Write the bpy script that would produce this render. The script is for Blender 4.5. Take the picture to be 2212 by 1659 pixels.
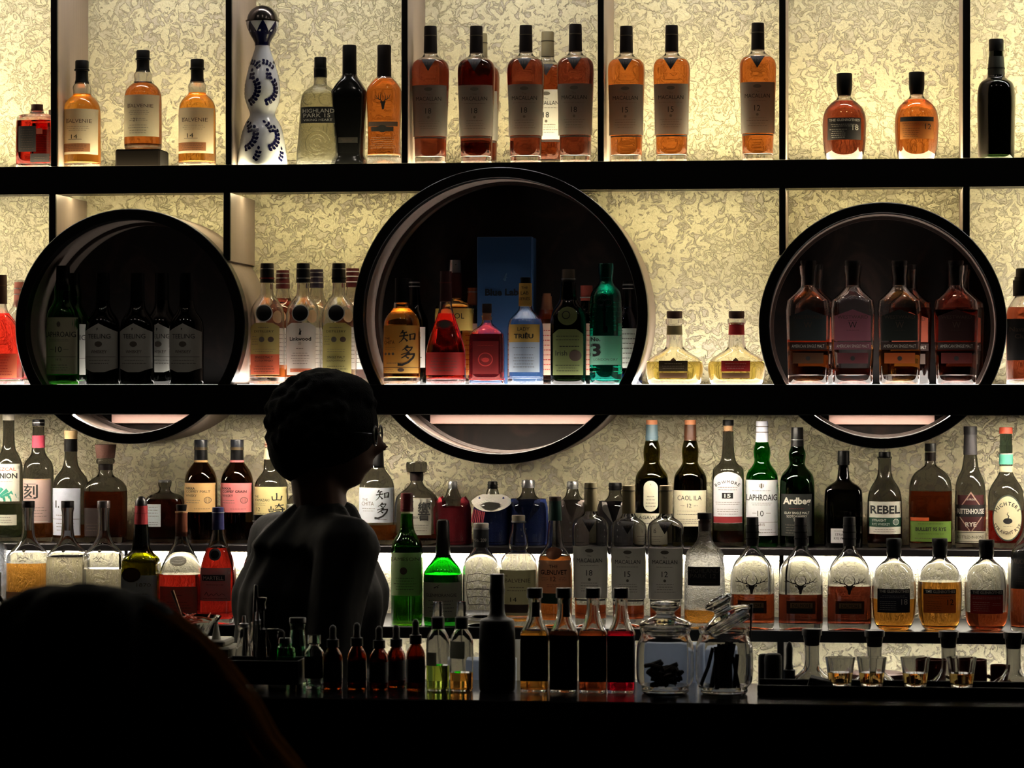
import bpy, math, random
from mathutils import Vector, Matrix
sc = bpy.context.scene
for o in list(bpy.data.objects): bpy.data.objects.remove(o)
COL = sc.collection
# ------------------------------------------------------------------ camera
# world: x to the right along the back bar, y away from the viewer, z up. Shelf fronts at y = 0.
D, EYE, TH, F, HOR = 6.6, 1.67, math.radians(6.87), 6260.0, 832.0
cam_d = bpy.data.cameras.new('camera'); cam = bpy.data.objects.new('camera', cam_d); COL.objects.link(cam)
cam.location = (0, -D, EYE); cam.rotation_euler = (math.pi/2, 0, TH)
cam_d.sensor_width = 36; cam_d.lens = F/2212*36; cam_d.shift_y = 2.5/2212; cam_d.clip_start = .05
cam_d.dof.use_dof = True; cam_d.dof.focus_distance = 6.62; cam_d.dof.aperture_fstop = 10.0
sc.camera = cam
# ------------------------------------------------------------------ world, exposure
w = bpy.data.worlds.new('world'); sc.world = w; w.use_nodes = True
w.node_tree.nodes['Background'].inputs[0].default_value = (.5, .45, .4, 1)
w.node_tree.nodes['Background'].inputs[1].default_value = 0.0
sc.view_settings.view_transform = 'Standard'; sc.view_settings.look = 'None'
sc.view_settings.exposure = -0.12; sc.view_settings.gamma = 1.0; sc.view_settings.use_curve_mapping = False
try:
    cy = sc.cycles
    cy.max_bounces = 14; cy.diffuse_bounces = 3; cy.glossy_bounces = 4; cy.transmission_bounces = 12; cy.transparent_max_bounces = 8
    cy.sample_clamp_indirect = 4.0; cy.caustics_reflective = False; cy.caustics_refractive = True; cy.blur_glossy = .5
    cy.use_denoising = True
except Exception: pass
# ------------------------------------------------------------------ helpers
def P(px, py, Y):
    """where the sight line through a photograph pixel meets the vertical plane y = Y"""
    u, v = (px-1106)/F, (HOR-py)/F
    dx, dy = u*math.cos(TH)-math.sin(TH), u*math.sin(TH)+math.cos(TH)
    t = (Y+D)/dy
    return Vector((t*dx, Y, EYE+t*v))
def pxm(px, Y):
    a, b = P(px-.5, 832, Y), P(px+.5, 832, Y)
    return b.x-a.x, (P(px, 831, Y)-P(px, 832, Y)).z
def z_at(px, py, Y): return P(px, py, Y).z
def mesh(name, verts, faces, mat, parent=None, smooth=True, angle=35, mats=None, fm=None):
    me = bpy.data.meshes.new(name); me.from_pydata([tuple(v) for v in verts], [], faces); me.update()
    if smooth:
        me.polygons.foreach_set('use_smooth', [True]*len(me.polygons))
        me.set_sharp_from_angle(angle=math.radians(angle))
    for m in (mats or [mat]): me.materials.append(m)
    if fm: me.polygons.foreach_set('material_index', fm)
    o = bpy.data.objects.new(name, me); COL.objects.link(o)
    if parent is not None: o.parent = parent
    return o
def empty(name, loc, label, cat, group=None, rz=0):
    o = bpy.data.objects.new(name, None); COL.objects.link(o); o.location = loc; o.rotation_euler = (0, 0, rz)
    o.empty_display_size = .02
    return tag(o, label, cat, group)
def tag(o, label, cat, group=None):
    o['label'] = label; o['category'] = cat
    if group: o['group'] = group
    return o
def struct(o): o['kind'] = 'structure'; return o
class G:
    """collects geometry for one mesh"""
    def __init__(s): s.v = []; s.f = []
    def add(s, v, f):
        n = len(s.v); s.v += [tuple(a) for a in v]; s.f += [tuple(i+n for i in q) for q in f]; return s
    def box(s, x0, x1, y0, y1, z0, z1):
        v = [(x, y, z) for x in (x0, x1) for y in (y0, y1) for z in (z0, z1)]
        return s.add(v, [(0,1,3,2),(4,6,7,5),(0,4,5,1),(2,3,7,6),(0,2,6,4),(1,5,7,3)])
    def bbox(s, x0, x1, y0, y1, z0, z1, b=.003):
        """box with chamfered edges"""
        v = []; f = []
        X, Y, Z = (x0, x1), (y0, y1), (z0, z1)
        for ix in (0, 1):
            for iy in (0, 1):
                for iz in (0, 1):
                    sx, sy, sz = (1-2*ix)*b, (1-2*iy)*b, (1-2*iz)*b
                    v += [(X[ix], Y[iy]+sy, Z[iz]+sz), (X[ix]+sx, Y[iy], Z[iz]+sz), (X[ix]+sx, Y[iy]+sy, Z[iz])]
        def k(ix, iy, iz, a): return (ix*4+iy*2+iz)*3+a
        for i in (0, 1):
            f.append([k(i,0,0,0), k(i,1,0,0), k(i,1,1,0), k(i,0,1,0)])
            f.append([k(0,i,0,1), k(1,i,0,1), k(1,i,1,1), k(0,i,1,1)])
            f.append([k(0,0,i,2), k(1,0,i,2), k(1,1,i,2), k(0,1,i,2)])
            for j in (0, 1):
                f.append([k(i,j,0,0), k(i,j,1,0), k(i,j,1,1), k(i,j,0,1)])
                f.append([k(i,0,j,0), k(i,1,j,0), k(i,1,j,2), k(i,0,j,2)])
                f.append([k(0,i,j,1), k(1,i,j,1), k(1,i,j,2), k(0,i,j,2)])
                for l in (0, 1): f.append([k(i,j,l,0), k(i,j,l,1), k(i,j,l,2)])
        return s.add(v, f)
    def lathe(s, prof, seg=24, c=(0, 0), close=True):
        n = len(s.v)
        for (z, r) in prof:
            for i in range(seg):
                a = 2*math.pi*i/seg; s.v.append((c[0]+r*math.cos(a), c[1]+r*math.sin(a), z))
        for j in range(len(prof)-1):
            for i in range(seg):
                a, b = n+j*seg+i, n+j*seg+(i+1) % seg
                s.f.append((a, b, b+seg, a+seg))
        if close:
            s.f.append(tuple(n+i for i in range(seg))[::-1]); m = n+(len(prof)-1)*seg
            s.f.append(tuple(m+i for i in range(seg)))
        return s
    def tube(s, pts, r, seg=8, r1=None, closed_ends=True):
        pts = [Vector(p) for p in pts]; n = len(s.v); N = len(pts)
        for j, p in enumerate(pts):
            t = (pts[min(j+1, N-1)]-pts[max(j-1, 0)]).normalized()
            u = t.orthogonal().normalized() if abs(t.y) > .95 else t.cross(Vector((0, 1, 0))).normalized()
            v = t.cross(u); rr = r if r1 is None else r+(r1-r)*j/(N-1)
            if callable(r): rr = r(j/(N-1))
            for i in range(seg):
                a = 2*math.pi*i/seg; s.v.append(tuple(p+u*rr*math.cos(a)+v*rr*math.sin(a)))
        for j in range(N-1):
            for i in range(seg):
                a, b = n+j*seg+i, n+j*seg+(i+1) % seg; s.f.append((a, b, b+seg, a+seg))
        if closed_ends:
            s.f.append(tuple(n+i for i in range(seg))[::-1]); m = n+(N-1)*seg; s.f.append(tuple(m+i for i in range(seg)))
        return s
    def obj(s, name, mat, parent=None, smooth=True, angle=35):
        o = mesh(name, s.v, s.f, mat, parent, smooth, angle)
        return fixn(o)
import bmesh
def fixn(o):
    bm = bmesh.new(); bm.from_mesh(o.data); bmesh.ops.recalc_face_normals(bm, faces=bm.faces); bm.to_mesh(o.data); bm.free(); return o
# ------------------------------------------------------------------ materials
MC = {}
def lin(c):
    return tuple((x/12.92 if x <= .04045 else ((x+.055)/1.055)**2.4) for x in c)
def new(name):
    m = bpy.data.materials.new(name); m.use_nodes = True; return m, m.node_tree.nodes, m.node_tree.links
def bs(m): return m.node_tree.nodes['Principled BSDF']
def M(r, g, b, rough=.5, metal=0, bump=0, scale=200, spec=.5):
    """painted or solid surface, colours as display values"""
    k = ('M', r, g, b, rough, metal, bump, scale, spec)
    if k in MC: return MC[k]
    m, N, L = new('surface'); p = bs(m)
    p.inputs['Base Color'].default_value = (*lin((r, g, b)), 1); p.inputs['Roughness'].default_value = rough
    p.inputs['Metallic'].default_value = metal; p.inputs['Specular IOR Level'].default_value = spec
    t = N.new('ShaderNodeTexCoord'); n = N.new('ShaderNodeTexNoise'); n.inputs['Scale'].default_value = scale
    L.new(t.outputs['Object'], n.inputs['Vector'])
    mr = N.new('ShaderNodeMapRange'); mr.inputs[3].default_value = max(rough-.06, 0); mr.inputs[4].default_value = min(rough+.06, 1)
    L.new(n.outputs[0], mr.inputs[0]); L.new(mr.outputs[0], p.inputs['Roughness'])
    if bump:
        b_ = N.new('ShaderNodeBump'); b_.inputs['Strength'].default_value = bump; b_.inputs['Distance'].default_value = .002
        L.new(n.outputs[0], b_.inputs['Height']); L.new(b_.outputs[0], p.inputs['Normal'])
    MC[k] = m; return m
def glass(r=1, g=1, b=1, rough=0.0, bump=0, scale=120, ior=1.5, warp=0):
    k = ('G', r, g, b, rough, bump, scale, ior, warp)
    if k in MC: return MC[k]
    m, N, L = new('glass'); p = bs(m)
    p.inputs['Base Color'].default_value = (*lin((r, g, b)), 1); p.inputs['Roughness'].default_value = rough
    p.inputs['Transmission Weight'].default_value = 1; p.inputs['IOR'].default_value = ior
    t = N.new('ShaderNodeTexCoord'); n = N.new('ShaderNodeTexNoise')
    n.inputs['Scale'].default_value = scale if bump else 35; n.inputs['Detail'].default_value = 2
    n.inputs['Distortion'].default_value = warp
    L.new(t.outputs['Object'], n.inputs['Vector'])
    b_ = N.new('ShaderNodeBump'); b_.inputs['Strength'].default_value = bump or .05; b_.inputs['Distance'].default_value = .002
    L.new(n.outputs[0], b_.inputs['Height']); L.new(b_.outputs[0], p.inputs['Normal'])
    MC[k] = m; return m
def liquid(r, g, b): return glass(r, g, b, ior=1.35, bump=.06, scale=30)
def paper(r, g, b, tr=.3, rough=.6):
    k = ('P', r, g, b, tr, rough)
    if k in MC: return MC[k]
    m, N, L = new('label_paper'); p = bs(m)
    p.inputs['Base Color'].default_value = (*lin((r, g, b)), 1); p.inputs['Roughness'].default_value = rough
    n = N.new('ShaderNodeTexNoise'); n.inputs['Scale'].default_value = 700
    t = N.new('ShaderNodeTexCoord'); L.new(t.outputs['Object'], n.inputs['Vector'])
    hs = N.new('ShaderNodeMixRGB'); hs.blend_type = 'MULTIPLY'; hs.inputs[0].default_value = .12
    hs.inputs[1].default_value = (*lin((r, g, b)), 1); L.new(n.outputs[0], hs.inputs[2]); L.new(hs.outputs[0], p.inputs['Base Color'])
    tl = N.new('ShaderNodeBsdfTranslucent'); L.new(hs.outputs[0], tl.inputs[0])
    mx = N.new('ShaderNodeMixShader'); mx.inputs[0].default_value = tr
    L.new(p.outputs[0], mx.inputs[1]); L.new(tl.outputs[0], mx.inputs[2]); L.new(mx.outputs[0], N['Material Output'].inputs[0])
    MC[k] = m; return m
def emit(r, g, b, s):
    m, N, L = new('lamp_diffuser'); e = N.new('ShaderNodeEmission'); e.inputs[0].default_value = (r, g, b, 1); e.inputs[1].default_value = s
    L.new(e.outputs[0], N['Material Output'].inputs[0]); return m
BLK = M(.035, .032, .03, .35); BLK2 = M(.02, .02, .02, .75, spec=.2)
INK = M(.07, .06, .05, .7)
def plaster():
    m, N, L = new('trowelled_plaster'); p = bs(m); p.inputs['Roughness'].default_value = .5
    t = N.new('ShaderNodeTexCoord')
    def noise(s, d, r, w):
        n = N.new('ShaderNodeTexNoise'); n.inputs['Scale'].default_value = s; n.inputs['Detail'].default_value = d
        n.inputs['Roughness'].default_value = r; n.inputs['Distortion'].default_value = w; L.new(t.outputs['Object'], n.inputs['Vector']); return n
    def mth(op, x, y, z=None):
        q = N.new('ShaderNodeMath'); q.operation = op
        for k, v in enumerate((x, y, z)):
            if v is None: continue
            if hasattr(v, 'default_value') or hasattr(v, 'links'): L.new(v, q.inputs[k])
            else: q.inputs[k].default_value = v
        return q.outputs[0]
    n1, n2, n3 = noise(44, 5, .62, 1.2), noise(3.2, 3, .5, 0), noise(150, 3, .6, .4)
    base = mth('MULTIPLY_ADD', n2.outputs[0], .30, mth('SUBTRACT', n1.outputs[0], .15))
    def ramp(src, a_, b_):
        r = N.new('ShaderNodeMapRange'); r.interpolation_type = 'SMOOTHSTEP'; r.inputs[1].default_value = a_; r.inputs[2].default_value = b_; L.new(src, r.inputs[0]); return r.outputs[0]
    plate = ramp(base, .475, .515)                  # raised plateaus of the top coat
    crease = ramp(mth('ABSOLUTE', mth('SUBTRACT', base, .455), 0), .0, .022)
    h = mth('MULTIPLY_ADD', n3.outputs[0], 1.3, mth('MULTIPLY_ADD', n1.outputs[0], .8, mth('MULTIPLY_ADD', crease, .45, plate)))
    b_ = N.new('ShaderNodeBump'); b_.inputs['Strength'].default_value = 1; b_.inputs['Distance'].default_value = .0020
    L.new(h, b_.inputs['Height']); L.new(b_.outputs[0], p.inputs['Normal'])
    c = N.new('ShaderNodeMixRGB'); c.inputs[1].default_value = (*lin((.80, .76, .67)), 1); c.inputs[2].default_value = (*lin((.89, .855, .70)), 1)
    msk = ramp(n2.outputs[0], .42, .62); L.new(mth('SUBTRACT', 1.0, mth('MULTIPLY', mth('SUBTRACT', 1.0, plate), mth('MULTIPLY_ADD', msk, .7, .3))), c.inputs[0])
    d = N.new('ShaderNodeMixRGB'); d.inputs[1].default_value = (*lin((.86, .81, .66)), 1); L.new(crease, d.inputs[0]); L.new(c.outputs[0], d.inputs[2])
    L.new(d.outputs[0], p.inputs['Base Color'])
    return m
PLASTER = plaster()
def bronze():
    m, N, L = new('brushed_bronze'); p = bs(m); p.inputs['Roughness'].default_value = .45; p.inputs['Metallic'].default_value = .35
    t = N.new('ShaderNodeTexCoord'); n = N.new('ShaderNodeTexNoise'); mp = N.new('ShaderNodeMapping'); mp.inputs['Scale'].default_value = (90, 90, 3)
    n.inputs['Scale'].default_value = 2; L.new(t.outputs['Object'], mp.inputs[0]); L.new(mp.outputs[0], n.inputs['Vector'])
    c = N.new('ShaderNodeMixRGB'); c.inputs[1].default_value = (*lin((.60, .54, .50)), 1); c.inputs[2].default_value = (*lin((.68, .61, .56)), 1)
    L.new(n.outputs[0], c.inputs[0]); L.new(c.outputs[0], p.inputs['Base Color']); return m
BRONZE = bronze()
def stone():
    m, N, L = new('dark_marble'); p = bs(m); p.inputs['Roughness'].default_value = .6; p.inputs['Specular IOR Level'].default_value = .25
    t = N.new('ShaderNodeTexCoord'); n = N.new('ShaderNodeTexNoise'); n.inputs['Scale'].default_value = 7; n.inputs['Detail'].default_value = 6; n.inputs['Distortion'].default_value = 2
    L.new(t.outputs['Object'], n.inputs['Vector'])
    r = N.new('ShaderNodeValToRGB'); r.color_ramp.elements[0].position = .5; r.color_ramp.elements[1].position = .8
    r.color_ramp.elements[0].color = (*lin((.07, .05, .045)), 1); r.color_ramp.elements[1].color = (*lin((.20, .14, .12)), 1)
    L.new(n.outputs[0], r.inputs[0]); L.new(r.outputs[0], p.inputs['Base Color']); return m
STONE = stone()
# ------------------------------------------------------------------ lamps: LED strips along the shelves
WARM, COOL, NEUT = (1, .86, .52), (1, .93, .84), (1, .96, .92)
def strip(x0, x1, y0, y1, z0, z1, col, s, parent): 
    return G().box(x0, x1, y0, y1, z0, z1).obj('light_strip', emit(*col, s), parent, smooth=False)
XL, XR = -2.75, 1.25
ZT = z_at(900, 352, 0); ZTB = z_at(900, 413, 0); ZM = z_at(900, 830, 0); ZMB = z_at(900, 896, -.02)
ZA = z_at(900, 1180, .08); ZB = z_at(900, 1354, -.1); YW = .28
# ------------------------------------------------------------------ room
def slab(name, x0, x1, y0, y1, z0, z1, mat): return struct(G().box(x0, x1, y0, y1, z0, z1).obj(name, mat, smooth=False))
DK = M(.16, .14, .13, .8); FL = M(.1, .085, .075, .5)
slab('wall_back', -4.2, 3.2, YW, YW+.12, 0, 3.2, PLASTER)
slab('floor', -4.2, 3.2, -8.6, YW+.12, -.1, 0, FL)
slab('ceiling', -4.2, 3.2, -8.6, YW+.12, 3.2, 3.3, DK)
slab('wall_left', -4.3, -4.2, -8.6, YW+.12, -.1, 3.3, DK)
slab('wall_right', 3.2, 3.3, -8.6, YW+.12, -.1, 3.3, DK)
slab('wall_front', -4.2, 3.2, -8.7, -8.6, -.1, 3.3, DK)
# ------------------------------------------------------------------ the shelving
RINGS = [(280, 705, 254, 231), (1079, 682, 321, 298), (1906, 703, 266, 243)]
RW = []
for (cx, cy_, ro, ri) in RINGS:
    c = P(cx, cy_, -.02); k = pxm(cx, -.02); RW.append((c.x, c.z, ro*k[1], ri*k[1]))
unit = empty('display_shelving', (-.8, .14, ZM), 'tall black display shelving with lit shelves and uprights in front of the plaster wall', 'shelving')
def W(o): o.matrix_parent_inverse = Matrix.Translation(-Vector(o.parent.location)); return o
def arc_board(zb, zt, y0, y1):
    """board whose lower edge is notched round the middle niche"""
    cx, cz, ro, _ = RW[1]; top = [(XL, zt)]; pts = [(XL, zb)]
    h = zb-cz; hw = math.sqrt(ro*ro-h*h); N = 24
    a0 = math.atan2(h, -hw); a1 = math.atan2(h, hw)
    arc = [(cx+ro*math.cos(a0+(a1-a0)*i/N), cz+ro*math.sin(a0+(a1-a0)*i/N)) for i in range(N+1)]
    low = [(XL, zb)]+arc+[(XR, zb)]; v = []; f = []
    for (x, z) in low: v += [(x, y0, z), (x, y1, z), (x, y0, zt), (x, y1, zt)]
    for i in range(len(low)-1):
        a, b = 4*i, 4*i+4
        f += [(a, a+2, b+2, b), (a+1, b+1, b+3, a+3), (a, b, b+1, a+1), (a+2, a+3, b+3, b+2)]
    n = 4*(len(low)-1); f += [(0, 1, 3, 2), (n, n+2, n+3, n+1)]
    return v, f
v, f = arc_board(ZTB, ZT-.0006, 0, .01); W(fixn(mesh('front_lip', v, f, BLK, unit, angle=20)))
v, f = arc_board(ZTB+.014, ZT-.0006, .0102, YW-.002); W(fixn(mesh('shelf_board', v, f, BLK, unit, angle=20)))
W(G().bbox(XL, XR, -.024, YW-.002, ZMB, ZM-.0006, .0015).obj('shelf_board', BLK, unit, smooth=False))
ZU, ZUB = ZT+.56, ZT+.5
W(G().bbox(XL, XR, 0, YW-.002, ZUB+.06, ZU+.07, .0015).obj('shelf_board', BLK, unit, smooth=False))
def upright(px0, px1, z0, z1, mat=BRONZE):
    a, b = P(px0, 600, 0).x, P(px1, 600, 0).x
    o = W(G().bbox(a, b, 0.001, .012, z0, z1, .001).obj('upright', BLK, unit, smooth=False))
    W(G().box(a+.0005, b-.0005, .012, YW-.002, z0, z1).obj('side_panel', mat, unit, smooth=False))
for (a, b) in ((109, 123), (487, 500), (867, 880), (1291, 1304), (1683, 1697), (2080, 2096)): upright(a, b, ZT, ZUB+.06)
def above(xc, i):
    cx, cz, ro, _ = RW[i]; d = xc-cx
    return cz+math.sqrt(max(ro*ro-d*d, 0))*.985
for (a, b, i) in ((105, 120, 0), (482, 497, 0), (1683, 1697, 2), (2080, 2095, 2)):
    upright(a, b, above(P((a+b)/2, 600, 0).x, i), ZTB)
# lamps: one strip under the front of each board (shining down), one let into the top of each board
PW = 1.0
for (zb, sd, ys) in ((ZUB+.06, 1.0, .03), (ZTB, 1.0, .12)):
    if zb == ZTB:
        cx, cz, ro, _ = RW[1]; hw = math.sqrt(ro*ro-(zb-cz)**2)
        for (a, b) in ((XL, cx-hw-.002), (cx+hw+.002, XR)): W(strip(a, b, ys, ys+.022, zb+.009, zb+.0138, WARM, 30*PW, unit))
    else: W(strip(XL, XR, .03, .052, zb-.005, zb, NEUT, 46*PW, unit))
W(strip(XL, XR, .0, .018, ZMB-.0001, ZMB+.001, (1, .87, .70), 185*PW, unit))
W(strip(XL, XR, .02, .16, ZT-.004, ZT-.0004, WARM, 23*PW, unit))
la, lb = RW[0][0]-RW[0][2]*.9, RW[0][0]+RW[0][2]*.9
W(strip(XL, la, .02, .2, ZM-.004, ZM-.0004, COOL, 12*PW, unit)); W(strip(lb, XR, .02, .2, ZM-.004, ZM-.0004, COOL, 12*PW, unit))
W(strip(la+.02, lb-.02, .12, .2, ZM-.004, ZM-.0004, COOL, 4.5*PW, unit))
# ------------------------------------------------------------------ round niches standing through the middle shelf
def ring(i, label):
    cx, cz, ro, ri = RW[i]; y0, y1 = -.021, YW-.003
    root = empty('round_niche', (cx, 0, cz), label, 'niche', 'round drum niches set into the shelving')
    def circ(r, y, N=96): return [(r*math.cos(2*math.pi*k/N), y, r*math.sin(2*math.pi*k/N)) for k in range(N)]
    def loft(name, rings, mat, closed=True):
        N = 96; v = []; f = []
        for (r, y) in rings: v += circ(r, y)
        R = len(rings)
        for j in range(R if closed else R-1):
            for k in range(N):
                a, b = j*N+k, j*N+(k+1) % N; c, d = ((j+1) % R)*N+k, ((j+1) % R)*N+(k+1) % N
                f.append((a, b, d, c))
        return fixn(mesh(name, v, f, mat, root))
    loft('front_rim', [(ri, y0+.0015), (ri+.0015, y0), (ro-.0015, y0), (ro, y0+.0015), (ro, .02), (ri, .02)], BLK)
    loft('drum', [(ro-.003, .02), (ro-.003, y1), (ri+.004, y1), (ri+.004, .02)], BRONZE)
    v = circ(ri+.003, y1-.012)+circ(ri+.003, y1-.004); N = 96
    fixn(mesh('back_panel', v, [tuple(range(N)), tuple(range(N, 2*N))]+[(k, (k+1) % N, N+(k+1) % N, N+k) for k in range(N)], STONE, root))
    # lining trim ring near the back
    loft('trim_ring', [(ri+.003, .16), (ri-.004, .162), (ri-.004, .172), (ri+.003, .174)], M(.2, .15, .13, .4, .3))
    # plaster rail just under the shelf board
    zr = ZMB-cz; h = math.sqrt((ri-.001)**2-(zr-.018)**2); h2 = h
    pl = G().bbox(-h, h, y1-.05, y1-.013, zr-.024, zr-.001, .001).obj('plaster_rail', M(.93, .80, .74, .7, bump=.5, scale=60), root, smooth=False)
    strip(-h*.96, h*.96, y1-.085, y1-.065, zr-.0013, zr-.0003, (1, .78, .70), 6, root)
    return root
ring(0, 'left round drum niche with black rim holding four pale arch-label bottles')
ring(1, 'largest, middle round drum niche with black rim holding a blue box')
ring(2, 'right round drum niche with black rim holding four faceted bottles')
# ------------------------------------------------------------------ tiered rack below
rack = empty('tiered_bottle_rack', (-.8, .1, ZB), 'two-tier black bottle rack with light strips below the shelving', 'rack')
W(G().bbox(XL, XR, .08, YW-.002, ZA-.016, ZA, .0012).obj('upper_tier_board', M(.09, .075, .08, .4), rack, smooth=False))
W(G().bbox(XL, XR, -.1, YW-.002, ZB-.026, ZB, .0012).obj('lower_tier_board', BLK, rack, smooth=False))
W(strip(XL, XR, YW-.022, YW-.006, ZA-.036, ZA-.029, COOL, 44*PW, rack))
W(strip(XL, XR, .1, .12, ZB-.0263, ZB-.025, COOL, 60*PW, rack))
for (a, b) in ((1683, 1693), (2186, 2196), (268, 276)):
    x0, x1 = P(a, 1270, .1).x, P(b, 1270, .1).x
    W(G().bbox(x0, x1, .1, YW-.003, ZB, ZA-.016, .001).obj('divider', BLK, rack, smooth=False))
for (a, b) in ((1679, 1693), (1090, 1104), (500, 514)):
    x0, x1 = P(a, 1430, -.08).x, P(b, 1430, -.08).x
    W(G().bbox(x0, x1, -.08, YW-.003, .9, ZB-.026, .001).obj('divider', BLK, rack, smooth=False))
# seam in the plaster
# back cabinet, service well and bar
cab = empty('back_cabinet', (-.8, .05, 0), 'black base cabinet under the bottle rack', 'cabinet')
W(G().bbox(XL, XR, -.2, YW-.002, .86, .9, .002).obj('worktop', M(.1, .1, .1, .2), cab, smooth=False))
W(G().bbox(XL, XR, -.17, YW-.002, .08, .86, .002).obj('body', BLK2, cab, smooth=False))
n = 8
for k in range(n):
    a = XL+(XR-XL)*k/n+.004; b = XL+(XR-XL)*(k+1)/n-.004
    d = W(G().bbox(a, b, -.19, -.1705, .1, .85, .002).obj('door', BLK2, cab, smooth=False))
    h_ = G().tube([(b-.04, -.19, .7), (b-.04, -.215, .7), (b-.04, -.215, .8), (b-.04, -.19, .8)], .004).obj('handle', M(.4, .4, .4, .3, 1), d)
    h_.matrix_parent_inverse = Matrix.Identity(4)
ZC = z_at(1300, 1497, -1.23)      # bar top
YF = -1.38
ZFR = ZC
bar = empty('bar_counter', (-.8, -1.15, 0), 'long glossy black bar counter in the foreground', 'counter')
TOPM = M(.05, .05, .05, .15, bump=.04, scale=300, spec=.5)
W(G().bbox(XL-.4, XR+.5, YF, -1.02, ZC-.035, ZC, .002).obj('counter_top', TOPM, bar, smooth=False))
W(G().bbox(XL-.4, XR+.5, YF+.06, -1.05, 0.0, ZC-.036, .002).obj('front_panel', BLK2, bar, smooth=False))
well = empty('service_well', (-.8, -.9, 0), 'lower stainless service ledge behind the bar counter', 'counter')
ZW = .93
W(G().bbox(XL-.4, XR+.5, -1.049, -.85, ZW-.03, ZW, .002).obj('ledge', M(.3, .3, .3, .3, .8), well, smooth=False))
W(G().bbox(XL-.4, XR+.5, -1.049, -.87, 0, ZW-.031, .002).obj('apron', BLK2, well, smooth=False))

# ceiling downlights above the bartender's aisle
for k in range(6):
    x = -2.6+k*.72
    dl = empty('ceiling_downlight', (x, -1.0, 3.2), 'round recessed ceiling downlight above the bar, '+('farthest left of six', 'second from the left', 'third from the left', 'third from the right', 'second from the right', 'farthest right of six')[k], 'light', 'ceiling downlights above the aisle')
    G().lathe([(-.012, .05), (-.012, .062), (0, .062), (0, .05)], 24, close=False).obj('bezel', BLK, dl)
    G().lathe([(-.006, .001), (-.005, .05)], 24).obj('diffuser', emit(1, .88, .74, 48), dl)
# ------------------------------------------------------------------ bottle builder
rnd = random.Random(7)
def smooth_prof(pts, it=2):
    """rounds a profile; a point given with a third value keeps its corner"""
    p = [(a[0], a[1], len(a) > 2) for a in pts]
    for _ in range(it):
        q = [p[0]]
        for i in range(1, len(p)-1):
            a, b, c = p[i-1], p[i], p[i+1]
            if b[2]: q.append(b); continue
            q.append((b[0]*.75+a[0]*.25, b[1]*.75+a[1]*.25, False)); q.append((b[0]*.75+c[0]*.25, b[1]*.75+c[1]*.25, False))
        q.append(p[-1]); p = q
    return [(a, b) for a, b, _ in p]
class Shape:
    """outline in metres: (height, half width) rings, squareness n, depth ratio d of the widest part"""
    def __init__(s, prof, n=2, d=1):
        s.p = prof; s.n = n; s.d = d; s.wm = max(w for _, w in prof); s.wn = min(w for h, w in prof if h > .0) or s.wm*.3
    def nd(s, w):
        t = 0 if s.wm-s.wn < 1e-6 else min(max((w-s.wn*1.1)/(s.wm*.93-s.wn*1.1), 0), 1); t = t*t*(3-2*t)
        return 2+(s.n-2)*t, 1+(s.d-1)*t
    def w_at(s, h):
        p = s.p
        for i in range(len(p)-1):
            if p[i][0] <= h <= p[i+1][0]:
                k = (h-p[i][0])/max(p[i+1][0]-p[i][0], 1e-9); return p[i][1]+(p[i+1][1]-p[i][1])*k
        return p[-1][1] if h > p[-1][0] else p[0][1]
    def front(s, x, h, off=.0004):
        w = s.w_at(h); n, d = s.nd(w); q = min(abs(x)/w, .999)
        return -(w*d)*(1-q**n)**(1/n)-off
    def rings(s, g, prof, seg, inset=0, flip=False):
        n0 = len(g.v)
        for (h, w) in prof:
            n, d = s.nd(w+inset)
            for i in range(seg):
                a = 2*math.pi*(i+.5)/seg; ca, sa = math.cos(a), math.sin(a); e = 2/n
                g.v.append((w*math.copysign(abs(ca)**e, ca), (w*d if n != 2 or d != 1 else w)*math.copysign(abs(sa)**e, sa), h))
        for j in range(len(prof)-1):
            for i in range(seg):
                a, b = n0+j*seg+i, n0+j*seg+(i+1) % seg; q = (a, b, b+seg, a+seg)
                g.f.append(q[::-1] if flip else q)
        return n0
def hollow(S, base, wall, seg, top_open=True):
    """thick-walled vessel: outside, lip, inside, floor"""
    g = G(); n0 = S.rings(g, S.p, seg); R = len(S.p)
    w0 = S.p[0][1]; pn = base*.45          # hollow punt under the foot
    m0 = S.rings(g, [(0, w0*.9), (pn*.55, w0*.72), (pn, w0*.25)], seg, flip=True)
    for i in range(seg): g.f.append((n0+i, n0+(i+1) % seg, m0+(i+1) % seg, m0+i))
    g.f.append(tuple(range(m0+2*seg, m0+3*seg))[::-1])
    ins = [(h, max(w-wall, .0015)) for h, w in S.p if h > base+.001]
    wb = S.w_at(base); ins = [(base, (wb-wall)*.55), (base+.0007, (wb-wall)*.92)]+[(max(h, base+.002), w) for h, w in ins]
    n1 = S.rings(g, ins, seg, inset=wall, flip=True)
    g.f.append(tuple(range(n1, n1+seg)))
    a, b = n0+(R-1)*seg, n1+(len(ins)-1)*seg
    for i in range(seg):
        j = (i+1) % seg; g.f.append((a+i, a+j, b+j, b+i))
    return g, ins
def liquid_mesh(S, ins, wall, level, seg):
    g = G(); e = .00015
    p = [(h-(e if i == 0 else 0), w+e) for i, (h, w) in enumerate(ins) if h < level]
    hw = None
    for i in range(len(ins)-1):
        if ins[i][0] <= level <= ins[i+1][0]:
            k = (level-ins[i][0])/max(ins[i+1][0]-ins[i][0], 1e-9); hw = ins[i][1]+(ins[i+1][1]-ins[i][1])*k
    if hw is None: hw = p[-1][1]-e
    p.append((level, hw+e))
    n0 = S.rings(g, p, seg, inset=wall); g.f.append(tuple(range(n0, n0+seg))[::-1]); m = n0+(len(p)-1)*seg; g.f.append(tuple(range(m, m+seg)))
    return g
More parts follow.
